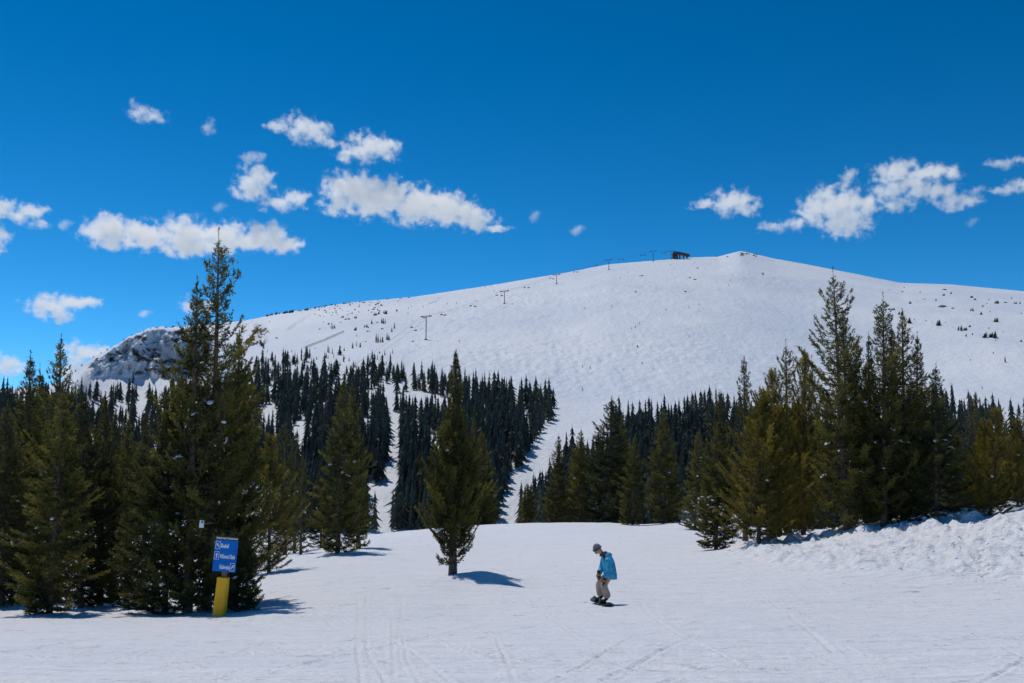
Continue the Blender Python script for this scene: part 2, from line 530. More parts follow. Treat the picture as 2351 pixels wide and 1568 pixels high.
# ------------------------------------------------------------------ mountain across the valley
CREST = [(-2200, 980, 700), (-1200, 960, 720), (-600, 930, 760), (0, 893, 800), (100, 888, 850), (140, 876, 910), (166, 858, 950), (186, 837, 985), (215, 815, 1010), (270, 783, 1050), (330, 757, 1080), (420, 748, 1090),
         (550, 737, 1120), (640, 719, 1150), (800, 694, 1180), (950, 681, 1200), (1120, 656, 1260), (1300, 626, 1340), (1400, 607, 1380),
         (1500, 599, 1400), (1600, 591, 1430), (1660, 589, 1480), (1690, 581, 1540), (1712, 576, 1560), (1735, 581, 1560), (1790, 594, 1560), (1850, 604, 1550), (1970, 627, 1520), (2080, 649, 1480), (2200, 653, 1430),
         (2351, 667, 1380), (2700, 700, 1300), (3300, 760, 1200), (4500, 850, 1000)]
mdx = np.concatenate([np.linspace(-2200, -150, 60, endpoint=False), np.arange(-150, 2520, 4.0), np.linspace(2520, 4500, 60)])
cr = np.array(CREST, float)
crow = np.interp(mdx, cr[:, 0], cr[:, 1])
k_ = np.array([1, 2, 3, 2, 1.]) / 9
cs = np.convolve(np.pad(crow, 2, 'edge'), k_, 'valid')
crow = cs + sstep(130, 165, mdx) * (1 - sstep(380, 450, mdx)) * (9 * fbm(mdx / 26., mdx * 0, 301, 4, .6) + 1)
cY = np.interp(mdx, cr[:, 0], cr[:, 2])
kk = np.hanning(121); kk /= kk.sum()
cY = np.convolve(np.pad(cY, 60, 'edge'), kk, 'valid')
mu, _ = uv_of(mdx, 900.0)
_, vcrest = uv_of(mdx, crow)
vbase = -0.040
NR = 300
fr = np.concatenate([np.linspace(0, 1, NR) ** 0.85])
GF = [0, .17, .34, .54, .75, .86, .94, 1.0]
GG = [0, .065, .13, .285, .464, .61, .775, 1.0]
g_norm = np.interp(fr, GF, GG)
GFc = [0, .40, .60, .665, .80, .90, .985, 1.0]
GGc = [0, .46, .80, .885, .910, .925, .940, 1.0]
g_cliff = np.interp(fr, GFc, GGc)
ker = np.hanning(15); ker /= ker.sum()
g_norm = np.convolve(np.pad(g_norm, 7, 'reflect', reflect_type='odd'), ker, 'valid')
ker2 = np.hanning(5); ker2 /= ker2.sum()
g_cliff = np.convolve(np.pad(g_cliff, 2, 'reflect', reflect_type='odd'), ker2, 'valid')
wc = sstep(140, 215, mdx) * (1 - sstep(440, 560, mdx))
fb = np.clip((1210 - 868) / (1210 - crow), .5, .965)
GC = np.empty((NR, len(mdx)))
for i in range(len(mdx)):
    e = 1 - fb[i]
    GC[:, i] = np.interp(fr, [0, .45 * fb[i], .86 * fb[i], fb[i], fb[i] + .45 * e, 1 - .05 * e, 1], [0, .36, .79, .895, .918, .945, 1.0])
G = g_norm[:, None] * (1 - wc[None]) + GC * wc[None]
Yb = 380.0
MY = Yb + (cY[None] - Yb) * G
kk = np.hanning(101); kk /= kk.sum()
vsm = np.convolve(np.pad(vcrest, 50, 'edge'), kk, 'valid')
bl = sstep(1350, 1500, mdx)
vsm = vcrest * (1 - bl) + vsm * bl
MV = vbase + (vsm[None] - vbase) * fr[:, None] + (vcrest - vsm)[None] * sstep(.88, 1, fr)[:, None]
MXX = mu[None] * MY
MZ = CAM_Z + MV * MY
# picture row of each vertex, for local features
def rows_of(v):
    # invert v -> row on the picture's centre line
    th = np.arctan(v) - PITCH
    return 784.0 - FPX * np.tan(th)
MROW = rows_of(MV)
MDX = np.broadcast_to(mdx[None], MY.shape)
edge = sstep(0, .08, 1 - fr)[:, None]                      # keep the skyline where it is
# moguls on the open face, drifts elsewhere
open_face = sstep(860, 1000, MDX) * (1 - sstep(1750, 2100, MDX)) * sstep(0.40, 0.60, fr[:, None])
mog = np.abs(fbm(MXX / 7.0 + .6 * fbm(MXX / 25, MY / 25, 3, 2), MY / 11.0, 71, 2))
dz = open_face * 1.9 * (0.32 - mog) * (0.35 + sstep(-.25, .3, fbm(MXX / 120, MY / 150, 75, 2)))
dz = dz + 4.6 * fbm(MXX / 110.0, MY / 160.0, 81, 4) * edge + 0.8 * fbm(MXX / 12.0, MY / 18.0, 91, 3)
# cliffs: ribs and gullies pushed in and out along the sight line
cl = wc[None] * (1 - sstep(856, 874, MROW)) * sstep(0, .03, 1 - fr)[:, None]
rib = fbm(MDX / 44.0 + .35 * fbm(MDX / 26, MROW / 26, 7, 2), MROW / 95.0 + MDX / 220.0, 101, 5, .62) + .35 * (np.abs(fbm(MDX / 17.0, MROW / 13.0, 103, 3)) - .2)
MYd = MY + cl * 40.0 * rib
# the rocky bowl beside the cliff
bwx = MDX + 16 * fbm(MDX / 20., MROW / 16., 171, 3)
bowl = np.exp(-(((bwx - 586) / 30) ** 2 + ((MROW - 764 + .25 * (bwx - 586)) / 28) ** 2) ** 2)
gul = np.exp(-(((MDX + 10 * fbm(MDX / 14., MROW / 10., 173, 3) - 690 - (735 - MROW) * 1.5) / 5) ** 2)) * sstep(712, 725, MROW) * (1 - sstep(745, 765, MROW))
MYd = MYd + bowl * 44 * (fbm(MDX / 15.0, MROW / 30.0, 111, 4, .6) + .2) + 4 * gul
dz = dz + bowl * 5 * fbm(MDX / 12.0, MROW / 14.0, 121, 3) - 1.2 * gul
MZd = MZ + dz * (0.25 + 0.75 * edge)
MXd = mu[None] * MYd
strata = 0.55 + 0.45 * np.sin(MROW / 5.2 + 5 * fbm(MDX / 80, MROW / 50, 131, 2))
rock = cl * (0.17 + 0.48 * strata * sstep(-.2, .3, fbm(MDX / 40.0, MROW / 30.0, 141, 3)) ) + bowl * (0.62 * sstep(-.05, .2, fbm(MDX / 10.0 + MROW / 14, MROW / 9.0, 151, 3)) + .14)
rock = rock * sstep(740, 752, MROW + .0 * MDX) * 1.0
summit = np.exp(-(((MDX - 1712) / 22) ** 2 + ((MROW - 584) / 6) ** 2))
rock = rock + 0.62 * summit * sstep(-.1, .25, fbm(MDX / 7., MROW / 4., 161, 2))
# valley apron in front and the far side behind the crest
front = np.stack([MXd[0] * 0.5, np.full(len(mdx), 190.0), np.full(len(mdx), -48.0)], -1)
front2 = np.stack([mu * 290.0, np.full(len(mdx), 290.0), np.full(len(mdx), -27.0)], -1)
front = np.stack([mu * 190.0, np.full(len(mdx), 190.0), np.full(len(mdx), -36.0)], -1)
body = np.stack([MXd, MYd, MZd], -1)
backs = []
for dyb, dzb in ((25, -2.5), (80, -14), (250, -70), (700, -260), (1600, -520)):
    backs.append(np.stack([mu * (MYd[-1] + dyb), MYd[-1] + dyb, MZd[-1] + dzb], -1))
ALL = np.concatenate([front[None], front2[None], body, np.stack(backs)], 0)
ROCKA = np.concatenate([np.zeros((2, len(mdx))), rock, np.zeros((5, len(mdx)))], 0)
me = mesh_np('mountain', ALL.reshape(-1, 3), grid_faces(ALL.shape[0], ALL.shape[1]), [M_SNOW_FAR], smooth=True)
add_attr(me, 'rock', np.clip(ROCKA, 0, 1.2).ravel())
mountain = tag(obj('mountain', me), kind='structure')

MVc = (body[:, :, 2] - CAM_Z) / body[:, :, 1]
def on_mountain(dx, dy):
    """point of the mountain seen at a picture position"""
    u, v = uv_of(dx, dy)
    uc = float(u)
    i = int(np.clip(np.searchsorted(mu, uc) - 1, 0, len(mu) - 2))
    f = (uc - mu[i]) / (mu[i + 1] - mu[i])
    col = body[:, i] * (1 - f) + body[:, i + 1] * f
    vv = (col[:, 2] - CAM_Z) / col[:, 1]
    k = np.nonzero(vv >= v)[0]
    if len(k) == 0: return Vector(col[-1]), False
    k = int(k[0])
    if k == 0: return Vector(col[0]), True
    t = (v - vv[k - 1]) / (vv[k] - vv[k - 1])
    return Vector(col[k - 1] * (1 - t) + col[k] * t), True

# land that carries on to the horizon behind everything
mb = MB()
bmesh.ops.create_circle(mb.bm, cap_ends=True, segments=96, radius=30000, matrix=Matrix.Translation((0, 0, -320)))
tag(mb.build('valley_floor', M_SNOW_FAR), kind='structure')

# ------------------------------------------------------------------ conifers
def unit(a):
    return a / (np.linalg.norm(a, axis=-1, keepdims=True) + 1e-9)

def conifer_mesh(name, seed, prof, t0=0.04, levels=62, per=6, e_lo=-19, e_hi=48, tw=0.42, nlen=0.078, nw=0.030, dens=21, nden=62,
                 gap=0.06, H=10.0, trunk=0.13, needle=None, clump=0.30, leader=0.35, sweep=0.22):
    """a 10 m conifer: returns (trunk mesh, crown mesh, list of places where snow can lie)"""
    g = np.random.default_rng(seed)
    tv, tf = [], []
    nseg = 14
    bend = g.normal(0, .05, 2)
    def axis(t):
        return np.array([bend[0] * math.sin(3 * t), bend[1] * math.sin(2.3 * t + .4), H * t])
    sides = 8
    for i in range(nseg + 1):
        t = i / nseg
        r = trunk * (1 - t) ** 0.8 + 0.008
        if i == 0: r *= 1.25
        c = axis(t)
        if i == 0: c = c - np.array([0, 0, .5])
        for k in range(sides):
            a = 2 * math.pi * k / sides
            tv.append(c + np.array([math.cos(a) * r, math.sin(a) * r, 0]))
    for i in range(nseg):
        for k in range(sides):
            tf.append((i * sides + k, i * sides + (k + 1) % sides, (i + 1) * sides + (k + 1) % sides, (i + 1) * sides + k))
    trunk_me = mesh_np(name + '_trunk', np.array(tv), np.array(tf), [M_BARK_RED], smooth=True)
    tp, td, tl, tt, sv, sf, spots = [], [], [], [], [], [], []
    phi = g.uniform(0, 6.28)
    for li in range(levels):
        t = t0 + (0.985 - t0) * ((li + g.uniform(-.4, .4)) / levels) ** 0.92 if li else t0
        t = min(max(t, t0), 0.99)
        n = max(3, int(per + g.integers(-1, 2)))
        for b in range(n):
            if g.random() < gap * (1.0 if t < .9 else 0.3): continue
            phi += 2.39996 + g.normal(0, .25)
            Lb = prof(t, phi) * g.uniform(.62, 1.12)
            if Lb < 0.03: continue
            e = R(e_lo + (e_hi - e_lo) * t ** 1.3 + g.normal(0, 7))
            dh = np.array([math.cos(phi), math.sin(phi), 0.0])
            p0 = axis(t)
            m = 5
            s = np.linspace(0, 1, m)[:, None]
            up = sweep * g.uniform(.5, 1.4)
            cur = p0 + dh * (Lb * math.cos(e) * s) + np.array([0, 0, 1.]) * (Lb * (math.sin(e) * s - 0.12 * np.sin(math.pi * s) + up * s ** 2.5))
            # branch wood: a thin three-sided stick
            base = len(sv)
            rb = 0.010 + 0.012 * Lb
            side = np.array([-dh[1], dh[0], 0])
            for q in range(3):
                c = cur[q * 2]
                r_ = rb * (1 - .42 * q)
                sv += [c + side * r_, c - side * r_, c + np.array([0, 0, r_ * 1.3])]
            for q in range(2):
                for w in range(3):
                    a0, a1 = base + q * 3 + w, base + q * 3 + (w + 1) % 3
                    sf.append((a0, a1, a1 + 3, a0 + 3))
            nt_ = max(4, int(Lb * (.8 + .38 * Lb) * dens * g.uniform(.85, 1.15)))
            ss = np.concatenate([g.uniform(0.10 if Lb < .6 else .16, 1, nt_ - 1) ** 0.8, [0.9]])
            if clump:
                ss = np.clip(np.where(g.random(nt_) < clump, 1 - np.abs(g.normal(0, .18, nt_)), ss), .1, 1)
            idx = np.clip(ss * (m - 1), 0, m - 1.001); i0 = idx.astype(int); f = (idx - i0)[:, None]
            pp = cur[i0] * (1 - f) + cur[i0 + 1] * f
            tang = unit(cur[i0 + 1] - cur[i0])
            lat = side[None] * np.where(g.random(nt_) < .5, 1, -1)[:, None]
            ang = g.uniform(.35, 1.15, nt_)[:, None]
            ang[-1] = 0.05
            d = tang * np.cos(ang) + lat * np.sin(ang)
            d[:, 2] += g.normal(0.02, .30, nt_) + .22 * np.clip(ss - .55, 0, 1)
            d = unit(d)
            l = tw * (1.08 - .62 * ss) * g.uniform(.5, 1.25, nt_) * min(1.0, .38 + Lb * .55)
            tp.append(pp); td.append(d); tl.append(l)
            tt.append(np.clip(g.normal(.36, .22) + .34 * (ss - .6) + g.normal(0, .12, nt_), 0, 1))  # tips lighter, inner twigs darker: light through needles put into the tint
            if .05 < t < .55 and Lb > .7:
                spots.append((cur[3] * .6 + cur[2] * .4, phi))
    # the leader
    top = axis(1.0)
    k = 10
    tp.append(np.repeat(axis(.975)[None], k, 0) + np.linspace(0, 1, k)[:, None] * (top - axis(.975))[None])
    dd = g.normal(0, .5, (k, 3)); dd[:, 2] = 1.0
    td.append(unit(dd)); tl.append(np.full(k, .12)); tt.append(np.full(k, .4))
    if leader:
        base = len(sv)
        for c, r_ in ((axis(.95), .014), (top + [0, 0, leader * .5], .009), (top + [0, 0, leader], .004)):
            for w in range(3):
                a = w * 2.09
                sv.append(c + np.array([math.cos(a) * r_, math.sin(a) * r_, 0]))
        for q in range(2):
            for w in range(3):
                a0, a1 = base + q * 3 + w, base + q * 3 + (w + 1) % 3
                sf.append((a0, a1, a1 + 3, a0 + 3))
        tp.append(top[None] + np.array([[0, 0, leader * .45]])); td.append(np.array([[0, 0, 1.]])); tl.append(np.array([leader * .5])); tt.append(np.array([.4]))
    P, D, Ln, T = np.concatenate(tp), np.concatenate(td), np.concatenate(tl), np.concatenate(tt)
    cnt = np.maximum(4, (Ln * nden * g.uniform(.8, 1.2, len(Ln))).astype(int))
    ii = np.repeat(np.arange(len(P)), cnt)
    nn = len(ii)
    s = g.random(nn)
    a = P[ii] + D[ii] * (s * Ln[ii])[:, None] + g.normal(0, .008, (nn, 3))
    nd = unit(D[ii] * .75 + unit(g.normal(0, 1, (nn, 3))) * .85 + np.array([0, 0, .12]))
    sd = unit(np.cross(nd, g.normal(0, 1, (nn, 3))))
    ln = nlen * g.uniform(.6, 1.35, nn)[:, None]
    w = nw * g.uniform(.7, 1.3, nn)[:, None]
    V = np.stack([a - sd * w * .5, a + sd * w * .5, a + nd * ln], 1).reshape(-1, 3)
    F = np.arange(nn * 3).reshape(-1, 3)
    sv = np.array(sv); sf = np.array(sf)
    sft = np.concatenate([sf[:, [0, 1, 2]], sf[:, [0, 2, 3]]])
    verts = np.concatenate([V, sv]); faces = np.concatenate([F, sft + len(V)])
    fm = np.concatenate([np.zeros(len(F), int), np.ones(len(sft), int)])
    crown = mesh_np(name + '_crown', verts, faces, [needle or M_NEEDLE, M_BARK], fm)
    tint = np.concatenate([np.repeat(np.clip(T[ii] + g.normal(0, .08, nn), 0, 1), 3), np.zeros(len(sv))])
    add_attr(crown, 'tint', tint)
    g.shuffle(spots) if False else random.Random(seed).shuffle(spots)
    return trunk_me, crown, spots

def tab(ts, rs, wob=0.12, seed=0):
    ph = seed * 1.7
    def f(t, phi):
        return float(np.interp(t, ts, rs)) * (1 + wob * math.sin(2 * phi + ph + 6 * t) + wob * .8 * math.sin(phi * 3 + 15 * t + ph) + .20 * math.sin(41 * t + 2 * phi + ph) + .14 * math.sin(67 * t - phi))
    return f

VAR = {}
VAR['slim1'] = conifer_mesh('slim1', 11, tab((0, .05, .15, .3, .5, .7, .85, .95, 1), (.6, 1.15, 1.4, 1.3, 1.0, .66, .38, .18, .04), .12, 1), levels=60, per=6)
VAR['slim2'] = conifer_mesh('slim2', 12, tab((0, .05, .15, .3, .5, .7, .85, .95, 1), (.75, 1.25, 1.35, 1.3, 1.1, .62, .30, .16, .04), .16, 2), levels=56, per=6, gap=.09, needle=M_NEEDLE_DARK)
VAR['slim3'] = conifer_mesh('slim3', 13, tab((0, .05, .2, .4, .6, .8, .92, 1), (.5, 1.0, 1.35, 1.2, .95, .55, .28, .05), .14, 3), levels=58, per=6, gap=.05)
VAR['open'] = conifer_mesh('open', 14, tab((0, .04, .12, .35, .55, .68, .75, .82, .9, .96, 1), (.9, 1.25, 1.45, 1.45, 1.15, .78, .55, .62, .42, .24, .05), .22, 4), levels=54, per=5, gap=.12, e_lo=-16, e_hi=42, sweep=.42, leader=.5)
VAR['open2'] = conifer_mesh('open2', 15, tab((0, .04, .15, .35, .5, .62, .75, .86, .95, 1), (.8, 1.2, 1.4, 1.35, 1.1, .8, .6, .42, .2, .05), .26, 5), levels=50, per=5, gap=.15, sweep=.45, leader=.3)
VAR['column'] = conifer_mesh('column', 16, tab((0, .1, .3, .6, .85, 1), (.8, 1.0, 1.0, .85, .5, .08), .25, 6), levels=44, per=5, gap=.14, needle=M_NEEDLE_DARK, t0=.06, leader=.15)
VAR['pine'] = conifer_mesh('pine', 17, tab((0, .06, .2, .4, .55, .7, .82, .92, 1), (1.1, 1.75, 2.05, 2.0, 1.75, 1.4, 1.15, .75, .2), .24, 7), levels=60, per=7, gap=.08, e_lo=-4, e_hi=62, needle=M_NEEDLE_PINE, clump=.55, nlen=.10, nden=44, tw=.36, leader=.1, sweep=.35, dens=18)
VAR['pine2'] = conifer_mesh('pine2', 18, tab((0, .06, .2, .4, .6, .75, .86, .94, 1), (.9, 1.5, 1.8, 1.7, 1.35, 1.0, .8, .5, .15), .26, 8), levels=60, per=7, gap=.08, e_lo=0, e_hi=62, needle=M_NEEDLE_PINE, clump=.5, nlen=.10, nden=44, tw=.36, leader=.1, sweep=.35, dens=18)
def lone_prof(t, phi):
    r = float(np.interp(t, (.02, .052, .11, .149, .186, .26, .37, .446, .53, .63, .71, .78, .89, .96, 1), (.4, .62, .80, 1.02, 1.34, 1.60, 1.72, 1.42, 1.08, .68, .50, .42, .28, .13, .03)))
    lob = math.exp(-((t - .36) / .05) ** 2) * max(0, math.cos(phi - math.pi)) * .20
    return r * (1 + .10 * math.sin(2 * phi + 9 * t) + .09 * math.sin(5 * phi + 21 * t) + .16 * math.sin(3 * phi - 37 * t) + .14 * math.sin(phi + 58 * t) + lob)
VAR['lone'] = conifer_mesh('lone', 19, lone_prof, t0=.07, levels=88, per=8, gap=.09, e_lo=2, e_hi=50, clump=.38, sweep=.34, tw=.40, dens=22, trunk=.17, nlen=.072, leader=.16)
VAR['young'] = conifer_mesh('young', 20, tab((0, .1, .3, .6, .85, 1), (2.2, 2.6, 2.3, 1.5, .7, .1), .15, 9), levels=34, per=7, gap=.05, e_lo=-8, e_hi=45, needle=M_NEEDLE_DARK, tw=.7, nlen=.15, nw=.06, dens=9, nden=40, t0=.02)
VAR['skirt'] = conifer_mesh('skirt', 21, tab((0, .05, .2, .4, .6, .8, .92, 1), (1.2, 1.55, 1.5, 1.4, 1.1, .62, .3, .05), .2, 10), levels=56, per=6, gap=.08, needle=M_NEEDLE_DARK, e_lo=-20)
VNOM = {k: v for k, v in dict(slim1=1.4, slim2=1.35, slim3=1.35, open=1.45, open2=1.4, column=1.0, pine=2.05, pine2=1.8, lone=1.6, young=2.6, skirt=1.55).items()}

# snow lying on branches
CLUMPS = []
for sd in (1, 2, 3):
    mb = MB()
    vs_ = mb.ball((0, 0, 0), (1.0, .62, .42), 3)
    g = random.Random(sd)
    off = [Vector((g.uniform(-1, 1), g.uniform(-1, 1), g.uniform(-1, 1))).normalized() for _ in range(9)]
    for v in vs_:
        n = v.co.normalized()
        s = 1 + sum(.16 * max(0, n.dot(o)) ** 5 for o in off) - sum(.13 * max(0, n.dot(-o)) ** 6 for o in off[:4])
        v.co *= s
        if v.co.z < -.12: v.co.z = -.12 + (v.co.z + .12) * .35
        v.co.z -= .22 * v.co.x ** 2
    CLUMPS.append(mb.mesh('snow_clump', M_CLUMP, True))

TREES = []   # (dx tip, dy tip, base row, half width) to know what hides the forest
def tree(kind, tip, base_dx, Y, hw, label, name='spruce_tree', snow=0, rz=None, cat='tree', group=None, sink=0.05):
    seed = int(tip[0] * 7 + tip[1] * 3)
    g = random.Random(seed)
    b = ground_at(base_dx, Y)
    ut, vt = uv_of(*tip)
    T = Vector((float(ut) * Y, Y, CAM_Z + float(vt) * Y))
    H = (T - b).length
    s = H / 10.0
    r = hw * Y / FPX / VNOM[kind] * 0.94
    d = (T - b).normalized()
    rz = g.uniform(0, 6.28) if rz is None else rz
    q = Vector((0, 0, 1)).rotation_difference(d)
    root = empty(name, b - Vector((0, 0, sink)))
    root.rotation_mode = 'QUATERNION'
    root.rotation_quaternion = q @ Quaternion((0, 0, 1), rz)
    tag(root, label, cat, group)
    tm, cm, spots = VAR[kind]
    to = obj('trunk', tm, root, scale=(s * 1.05, s * 1.05, s))
    co = obj('crown', cm, root, scale=(r, r, s))
    sp = spots[:]
    g.shuffle(sp)
    used = 0
    for (p, ph) in sp:
        if used >= snow: break
        w = root.rotation_quaternion @ Vector((p[0] * r, p[1] * r, p[2] * s))
        if w.y > .1 * abs(w.x): continue                      # mostly on the side where the drifts have lasted
        k = g.uniform(.05, .14) * (.8 + .3 * s)
        obj('snow_clump', g.choice(CLUMPS), root, loc=(p[0] * r, p[1] * r, p[2] * s + .03), rot=(g.uniform(-.2, .2), g.uniform(.1, .5), ph), scale=(k * 1.25, k, k))
        used += 1
    _, vb = uv_of(0, 0)
    brow = float(rows_of(np.array((b.z - CAM_Z) / Y)))
    TREES.append((tip[0], tip[1], base_dx, brow, hw))
    return root

T = tree
# stand beside the sign
T('open', (500, 556), 478, 29.6, 118, 'tallest spruce of the stand, bare needle-thin spire rising above the long flat cloud', snow=7)
T('open2', (452, 650), 437, 29.2, 108, 'tall spruce with ragged forked top beside the tallest spire behind the trail sign', snow=6)
T('slim3', (549, 760), 523, 31.0, 62, 'narrow spruce with pointed tip pressed against the tallest spire on its uphill-run side', snow=2)
T('skirt', (392, 900), 386, 29.8, 112, 'broad dark spruce with low skirts filling the stand beside the two tall spires', snow=6)
T('slim1', (566, 852), 546, 31.5, 76, 'olive spruce with stepped branches behind the blue sign board', snow=5)
T('young', (562, 1225), 561, 28.2, 46, 'small dark young spruce drooping right beside the yellow padded post', snow=2)
T('slim2', (336, 946), 338, 32.5, 62, 'spruce with a blunt olive top leaning out of the stand towards the forest', snow=3)
T('slim3', (296, 962), 300, 34.0, 52, 'thin olive spruce standing in the gap beside the broad skirted spruce', snow=3)
T('slim2', (266, 940), 262, 37.0, 50, 'very dark slender spruce half hidden between two olive neighbours', snow=2)
T('slim1', (243, 910), 240, 34.5, 58, 'dark pointed spruce with snow lumps low on its branches beside the thin olive one', snow=5)
T('skirt', (193, 900), 195, 33.5, 70, 'olive topped spruce standing between the pale trunked spruce and the dark pointed one', snow=5)
T('slim3', (147, 905), 125, 29.6, 84, 'leaning olive spruce with a pale bare trunk at the edge of the run', snow=4)
T('open2', (142, 779), 138, 37.0, 84, 'tall dark spruce with a shaggy narrow top behind the leaning olive spruce', snow=4)
T('slim2', (93, 848), 98, 39.0, 58, 'dark spruce squeezed between the two tallest trees behind the leaning olive spruce', snow=2)
T('slim1', (72, 819), 66, 38.0, 82, 'tall blackish spruce with a thin spire next to the shaggy topped one', snow=5)
T('skirt', (18, 930), 15, 35.0, 86, 'dark spruce at the outer end of the stand with snow on its low boughs', snow=6)
T('slim2', (-45, 860), -50, 38.0, 80, 'blackish spruce at the very end of the stand past the snowy boughs', snow=2)
T('young', (92, 1318), 95, 29.4, 36, 'low spruce sapling at the foot of the pale trunk', snow=1)
# along the far edge of the run
T('pine2', (622, 1000), 620, 44.0, 62, 'bushy olive pine at the bend of the run behind the sign', name='pine_tree', snow=6)
T('column', (652, 970), 655, 62.0, 30, 'narrow dark spruce just behind the bushy olive pine', snow=3)
T('column', (678, 995), 676, 64.0, 28, 'second narrow dark spruce in the row behind the olive pine', snow=3)
T('column', (696, 1050), 691, 58.0, 20, 'short thin spruce on a bare dark stem in the gap of the run edge', snow=3)
T('slim1', (787, 876), 774, 54.0, 62, 'full olive spruce of the pair at the far edge of the run', snow=8)
T('slim3', (809, 880), 826, 59.0, 36, 'slimmer spruce of the pair with a bare lower trunk', snow=3)
T('slim2', (736, 1060), 738, 66.0, 34, 'low dark spruce tucked behind the full olive spruce of the pair', snow=3)
T('lone', (1047, 800), 1040, 36.0, 71, 'lone spruce with bulging crown and bare foot standing in the middle of the run', snow=3, rz=0.0, sink=.12)
T('slim2', (1088, 956), 1094, 96.0, 36, 'spruce behind the lone tree on the brow of the run', snow=2)
T('slim1', (1106, 990), 1112, 98.0, 42, 'wider spruce on the brow beside the lone tree with light snow', snow=4)
# group on the brow
T('slim3', (1209, 1110), 1210, 100.0, 24, 'small spruce at the start of the row on the brow', snow=1)
T('slim1', (1283, 1000), 1276, 99.0, 33, 'olive spruce on the brow between a small spruce and a darker pair', snow=3)
T('slim2', (1312, 1045), 1312, 103.0, 26, 'dark spruce filling the gap next to the olive spruce on the brow', snow=1)
T('slim3', (1336, 988), 1334, 98.0, 34, 'pointed spruce on the brow beside the widest twin topped tree', snow=2)
T('skirt', (1406, 917), 1392, 96.0, 62, 'widest spruce of the row on the brow with a high rounded top', snow=7)
T('slim2', (1430, 946), 1424, 99.0, 36, 'spruce sharing the crown of the widest tree on the brow', snow=2)
T('slim1', (1458, 1002), 1453, 87.0, 38, 'neat cone shaped spruce in front of the row where the brow dips', snow=5)
T('slim3', (1521, 942), 1523, 88.0, 42, 'twin tipped olive spruce standing on fresh snow past the neat cone', snow=6)
T('slim2', (1543, 1000), 1545, 91.0, 22, 'slender spruce touching the twin tipped olive spruce', snow=2)
T('slim1', (1604, 990), 1596, 76.0, 38, 'olive spruce between the twin tipped tree and the pine thicket', snow=4)
# thicket by the snow heap
T('open2', (1650, 902), 1640, 56.0, 50, 'spruce with a long thin top at the near end of the thicket', snow=4)
T('slim1', (1652, 965), 1642, 50.5, 56, 'full spruce with branches sweeping the snow at the thicket corner', snow=3)
T('column', (1708, 821), 1712, 62.0, 36, 'isolated dark spire showing above the yellow green pine', snow=0)
T('pine', (1752, 902), 1742, 45.5, 88, 'big yellow green pine at the corner of the thicket by the snow heap', name='pine_tree', snow=1)
T('pine2', (1770, 852), 1790, 50.0, 62, 'loose topped pine standing behind the yellow green pine', name='pine_tree', snow=1)
T('open', (1803, 797), 1806, 54.0, 62, 'dark spruce with a split bushy top behind the loose topped pine', snow=2)
T('pine2', (1850, 812), 1846, 49.0, 56, 'olive pine with drooping crown next to the tallest tree of the thicket', name='pine_tree', snow=3)
T('open', (1912, 636), 1944, 43.5, 96, 'tallest tree of the thicket, open topped spruce with a pale bare trunk', snow=9)
T('open2', (1935, 718), 1957, 47.0, 60, 'second spire rising close behind the tallest tree of the thicket', snow=3)
T('slim3', (1969, 780), 1976, 48.0, 46, 'thin spruce in the notch between the two high groups of the thicket', snow=3)
T('slim2', (1995, 772), 2004, 46.0, 48, 'dark narrow spruce at the start of the second high group', snow=3)
T('open', (2027, 692), 2032, 43.0, 84, 'broad dark spruce, the highest of the second group in the thicket', snow=8)
T('slim2', (2046, 745), 2052, 46.5, 46, 'spruce top wedged between the two spires of the second group', snow=2)
T('open2', (2070, 718), 2076, 43.5, 74, 'ragged spruce with spreading upper branches in the second group', snow=7)
T('slim1', (2106, 772), 2112, 45.0, 56, 'evenly pointed spruce closing the second high group', snow=3)
T('skirt', (2150, 842), 2156, 41.5, 66, 'olive spruce with a bare whip of a tip beside the snow heap', snow=8)
T('slim3', (2192, 985), 2196, 47.0, 44, 'low spruce behind the whip tipped olive one', snow=3)
T('column', (2240, 902), 2242, 55.0, 32, 'dark slender spruce behind the golden pines above the snow heap', snow=1)
T('pine2', (2286, 938), 2276, 41.0, 52, 'golden olive pine with several upright tips above the snow heap', name='pine_tree', snow=2)
T('pine', (2262, 972), 2256, 43.0, 46, 'smaller golden pine crowding the one with upright tips', name='pine_tree', snow=2)
T('pine2', (2340, 962), 2344, 42.0, 50, 'last pine of the thicket on the high end of the snow heap', name='pine_tree', snow=2)
T('slim2', (2316, 1040), 2320, 47.0, 30, 'dark spruce filling the gap behind the last two pines', snow=1)

